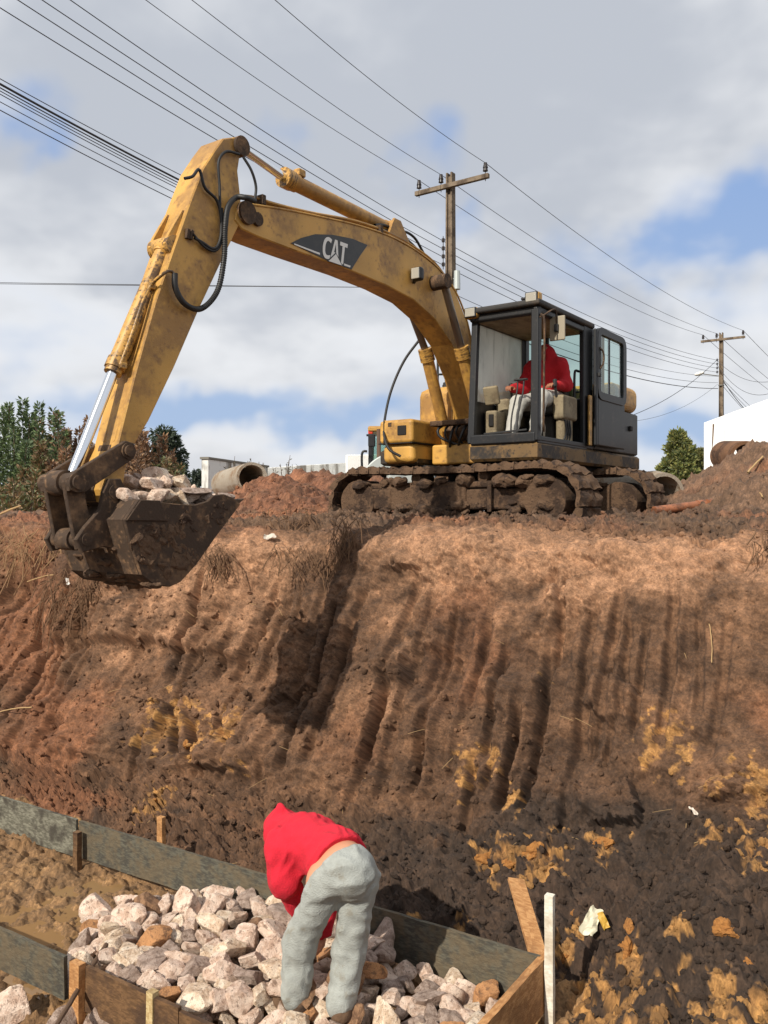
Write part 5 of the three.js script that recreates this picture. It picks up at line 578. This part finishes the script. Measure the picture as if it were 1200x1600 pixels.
tree(1094, 702, 760, 31, 30, [[.2, .2, .05], [.13, .15, .04], [.26, .23, .07]], 'smaller yellow-green conifer touching the white wall', 65, 46, true);
tree(1098, 712, 760, 55, 16, [[.03, .05, .035], [.04, .06, .04]], 'far dark treetop peeping beside the white wall', 66, 16, false);
solo('fence_post', join([bx(.07, 2.4, .07, 0, 1.2, 0, .01)]).translate(at(1046, 0, 27).x, 2.5, -27), poleM, 'thin grey post standing in front of the conifer', 'post').scale.y = .8;
{ const r = rng(71); for (let i = 0; i < 9; i++) { const px = [386, 397, 402, 410, 440, 449, 452, 460, 356][i], b = at(px, 0, 21); b.y = 2.85; const h = at(px, 708 + r() * 14, 21).y - 2.85, o = thing('weed', ['leftmost tall thin weed above the pipe mouth', 'weed stalk over the right rim of the pipe', 'forked weed in front of the stained wall', 'weed leaning right in front of the stained wall', 'weed stalk left of the mound top', 'tallest weed by the mound top', 'thin weed beside the tallest one', 'rightmost weed stalk on the mound', 'dry weed in front of the white wall end'][i], 'weed', 'weeds behind the pipe', b); const st = [], lv = []; for (let k = 0; k < 4; k++) { const t = V((r() - .5) * .5, h * (.7 + r() * .3), (r() - .5) * .3); st.push(rod(V(0, 0, 0), t, .012, .005, 5)); for (let q = 0; q < 7; q++) lv.push([t.clone().multiplyScalar(.55 + r() * .45), .09, .03, V(r() - .5, r() * .8, r() - .5), [.10, .085, .05]]); } part(o, 'stalks', st, barkM); part(o, 'leaves', leaves(lv, r), leafM); } }
// ---------------------------------------------------------------- mud water, loose clods, roots and litter
const mudWater = std({ color: new THREE.Color(.26, .155, .068), roughness: .12 });
{ const mk = (s0, s1, q0, q1, y, label) => { const a = world(s0, q0, y), b = world(s1, q0, y), c = world(s1, q1, y), d = world(s0, q1, y), g = new THREE.BufferGeometry(); g.setAttribute('position', new THREE.Float32BufferAttribute([a, b, c, a, c, d].flatMap((p) => [p.x, p.y, p.z]), 3)); g.setAttribute('uv', new THREE.Float32BufferAttribute(new Float32Array(12), 2)); g.computeVertexNormals(); solo('puddle', g, mudWater, label, 'puddle', null, 'structure'); };
  mk(-7.5, -2.2, -1.74, -.36, -.03, 'brown water standing between the form boards'); mk(-6, .0, -2.9, -1.86, -.034, 'brown water in front of the front form board'); }
{ // loose clods on the bank and yard
  const gs = [0, 1, 2].map((v) => { const g = new THREE.IcosahedronGeometry(1, 3), p = g.attributes.position; for (let i = 0; i < p.count; i++) { const x = p.getX(i), y = p.getY(i), z = p.getZ(i), r = 1 + .55 * fbm(x * 1.6 + v * 7, y * 1.6, z * 1.6, 3) + .2 * N3(x * 5, y * 5 + v, z * 5); p.setXYZ(i, x * r, y * r * .75, z * r); } return boxUV(toCreasedNormals(g, .7), .2); });
  const m = std({ color: 0xffffff, roughness: 1, bumpMap: grainT, bumpScale: .006 }), r = rng(321), per = 5200, M4 = new THREE.Matrix4(), Q = new THREE.Quaternion(), E = new THREE.Euler(), c = new THREE.Color();
  gs.forEach((g, v) => { const im = new THREE.InstancedMesh(g, m, per); let n = 0; im.name = numbered('soil_clods'); im.castShadow = im.receiveShadow = true;
    while (n < per) { const u = r(); let q, s; if (u < .42) { q = lerp(.05, 1.7, r()); s = lerp(-8.6, 2.6, r()); } else if (u < .62) { q = lerp(-2.2, .6, r()); s = lerp(.15, 2.4, r()); } else if (u < .965) { q = lerp(2.95, 5.2, r() ** 1.5); s = lerp(-9.2, 2.6, r()); } else { q = lerp(1.6, 3.1, r()); s = lerp(-9, 2.6, r()); }
      if (q > 3.4 && r() < .5) q = lerp(3.2, 9, r());
      const i = rowAt(unbend(q, s)), j = colAt(s), o = (i * nC + j) * 3, sz = (.006 + .026 * r() ** 4) * (u < .92 ? 1 : .55), p = V(gPos[o], gPos[o + 1] + sz * .25, gPos[o + 2]); M4.compose(p, Q.setFromEuler(E.set(r() * 6, r() * 6, r() * 6)), V(sz * (.8 + r() * .6), sz * (.7 + r() * .5), sz)); im.setMatrixAt(n, M4); const k = .8 + r() * .5; c.setRGB(Math.min(.5, gCol[o] * k * .57), Math.min(.4, gCol[o + 1] * k * .56), Math.min(.3, gCol[o + 2] * k * .54)); im.setColorAt(n, c); n++; }
    scene.add(im); tag(im, ['small crumbled earth clods scattered over the bank and yard', 'rounder earth clods scattered over the bank and yard', 'flat earth clods scattered over the bank and yard'][v], 'clods', null, 'stuff'); });
}
const rootM = std({ color: hex(112, 84, 60), roughness: .95 }), strawM = std({ color: hex(168, 138, 96), roughness: .9 }), twigM = std({ color: hex(150, 118, 84), roughness: .9 });
function roots(px, py, w, h, n, seed, label, m = rootM) { const c = hitGround(px, py) || at(px, py, 9), r = rng(seed), list = []; const k = -c.z / FPX; for (let i = 0; i < n; i++) { const a = V(c.x + (r() - .5) * w * k, c.y + (r() * .5 + .05) * h * k, c.z + .02 + r() * .05), L = (.35 + r() * .65) * h * k, b = a.clone().add(V((r() - .5) * L * .9, -L * (.3 + r() * .6), .05 + r() * .12)), mm = V().lerpVectors(a, b, .5).add(V((r() - .5) * .12, (r() - .3) * .08, r() * .06)); list.push(tube([a, mm, b], .0022 + r() * r() * .006, 7, 4)); } return solo('root_tuft', list, m, label, 'roots', null, 'stuff'); }
roots(120, 945, 90, 110, 110, 1, 'dark tangle of roots hanging below the left of the bucket'); roots(60, 870, 110, 90, 100, 2, 'dry root mat over the lip at the left edge', twigM); roots(338, 885, 40, 70, 45, 3, 'root tuft hanging right of the bucket bottom'); roots(480, 885, 110, 70, 70, 4, 'twiggy root tuft left of the shadowed gully'); roots(545, 850, 60, 90, 60, 5, 'fine roots hanging over the top of the gully'); roots(460, 820, 90, 50, 40, 6, 'broken twigs in the soil left of the gully'); roots(1185, 860, 40, 60, 26, 7, 'few thin roots at the right edge of the lip');
{ const r = rng(55), list = []; for (let i = 0; i < 60; i++) { const px = r() * 1200, py = 790 + r() ** 1.2 * 560, c = hitGround(px, py); if (!c || c.z > -5.6) continue; const L = .05 + r() * .14, a = r() * 6.28, d = V(Math.cos(a) * L, (r() - .6) * L, .3 * L * r()); list.push(tube([c.clone().add(V(0, .012, .012)), c.clone().addScaledVector(d, .5).add(V(0, .014, .02)), c.clone().add(d).add(V(0, .01, .02))], (.0012 + r() * .0012), 5, 4)); } solo('straw', list, strawM, 'bits of dry straw and rootlets strewn over the bank', 'straw', null, 'stuff'); }
for (const [x0, y0, x1, y1, rr, l] of [[-4, 806, 33, 790, .014, 'pale broken branch at the left edge on top of the bank'], [1166, 738, 1192, 713, .013, 'pale branch leaning on the spoil heap near the right edge'], [1178, 768, 1192, 777, .008, 'short pale stick on the spoil heap at the right'], [0, 1112, 50, 1105, .007, 'thin straw stalk on the bank at the left edge'], [45, 908, 84, 898, .006, 'thin twig sticking out below the left root mat'], [1105, 975, 1112, 1035, .004, 'thin root hanging on the right of the face']]) { const p = hitGround(x0, y0 + 4, 4, 16) || at(x0, y0, 11), q = hitGround(x1, y1 + 4, 4, 16), a = p.clone().add(V(0, .03, .04)), b = at(x1, y1, q ? Math.min(-q.z, -p.z + .5) - .05 : -p.z - .05); solo('twig', join([rough(tube([a, V().lerpVectors(a, b, .5).add(V(.01, .015, 0)), b], rr, 14, 6), .01, 9)]), strawM, l, 'twig'); }
function sheet(name, px, py, w, h, turn, m, label, category, seed) { const c = hitGround(px, py); if (!c) return; const k = -c.z / FPX, g = new THREE.BoxGeometry(w * k, h * k, .006, 10, 10, 1), p = g.attributes.position; for (let i = 0; i < p.count; i++) { const x = p.getX(i), y = p.getY(i), u = x / (w * k) + .5, t = y / (h * k); p.setXYZ(i, x * (1 - .35 * Math.abs(t + .2)) + .02 * fbm(y * 20, seed, 0, 2), y + .03 * fbm(x * 14, seed, 2, 2), p.getZ(i) + .05 * fbm(x * 13 + seed, y * 13, seed, 3)); } const o = solo(name, boxUV(plain(toCreasedNormals(g, .6))), m, label, category); o.position.copy(c).add(V(0, .03, .05)); o.rotation.set(-.6, .2, turn, 'YXZ'); }
sheet('plastic_scrap', 921, 1441, 24, 46, -.7, std({ color: hex(205, 198, 172), roughness: .45 }), 'crumpled whitish plastic scrap lying on the dark soil right of the white stake', 'plastic', 3); sheet('plastic_scrap', 940, 1440, 12, 24, .3, std({ color: hex(190, 150, 60), roughness: .5 }), 'small yellow scrap tucked behind the whitish plastic', 'plastic', 8);
sheet('plastic_scrap', 422, 842, 20, 8, .1, std({ color: hex(196, 186, 172), roughness: .8 }), 'torn white scrap in the soil near the top of the bank', 'plastic', 5); sheet('paper_scrap', 1081, 1270, 9, 14, .3, std({ color: hex(226, 212, 196), roughness: .8 }), 'tiny pale scrap low on the right of the face', 'paper', 6); sheet('paper_scrap', 108, 912, 5, 10, .1, std({ color: hex(230, 225, 215), roughness: .8 }), 'tiny white scrap among the hanging roots', 'paper', 7);
const clayM = std({ map: tex(256, (u, v) => mix3([.74, .52, .27], [.55, .36, .18], wfbm(WN, u, v, 8, 5, 950)), 3), roughness: 1, bumpMap: grainT, bumpScale: .015 });
for (const [px, py, rr, l, sx] of [[1140, 1455, .085, 'orange clay lump on dark soil near the right edge', 1.4], [1172, 1508, .05, 'small orange clay lump below the larger one', 1], [985, 1452, .08, 'upright orange clay block beside the crumbled clay', .7], [978, 1490, .11, 'tall yellow clay block leaning out of the dark soil', .75], [760, 1345, .09, 'broken orange clay lump behind the leaning plank', 1.4], [835, 1335, .12, 'large orange clay lump at the foot of the grooves', 1.2], [795, 1350, .07, 'orange clay lump left of the largest one', 1.2], [945, 1320, .07, 'splintered orange clay piece on the slope', 1.6], [880, 1500, .06, 'ochre clay lump by the foot of the white stake', 1], [900, 1430, .05, 'reddish clay lump left of the plastic scrap', 1.2], [290, 1165, .07, 'split ochre clay slab in the left hollow', .6], [372, 1205, .05, 'small ochre clay wedge right of the left hollow', .6], [240, 1255, .06, 'ochre clay lump just above the back board', .9]]) { const c = hitGround(px, py); if (!c) continue; const g = new THREE.IcosahedronGeometry(rr * .78, 6), p = g.attributes.position; for (let i = 0; i < p.count; i++) { const v = V(p.getX(i), p.getY(i), p.getZ(i)), n = v.clone().normalize(); let k = 1; for (let a = 0; a < 6; a++) { const t = n.dot(V(Math.sin(a * 2.4 + px), Math.cos(a * 1.7 + py), Math.sin(a * 3.1 + px * 2)).normalize()); if (t > .55) k = Math.min(k, .58 / t); } k += .35 * fbm(n.x * 2.4 + px, n.y * 2.4, n.z * 2.4, 4) + .12 * N3(n.x * 9, n.y * 9, n.z * 9); v.multiplyScalar(k); p.setXYZ(i, v.x * sx, v.y, v.z); } const o = solo('clay_lump', boxUV(toCreasedNormals(g, .45)), clayM, l, 'clay'); o.position.copy(c).add(V(0, .0, -.02)); }
renderer.render(scene, camera);
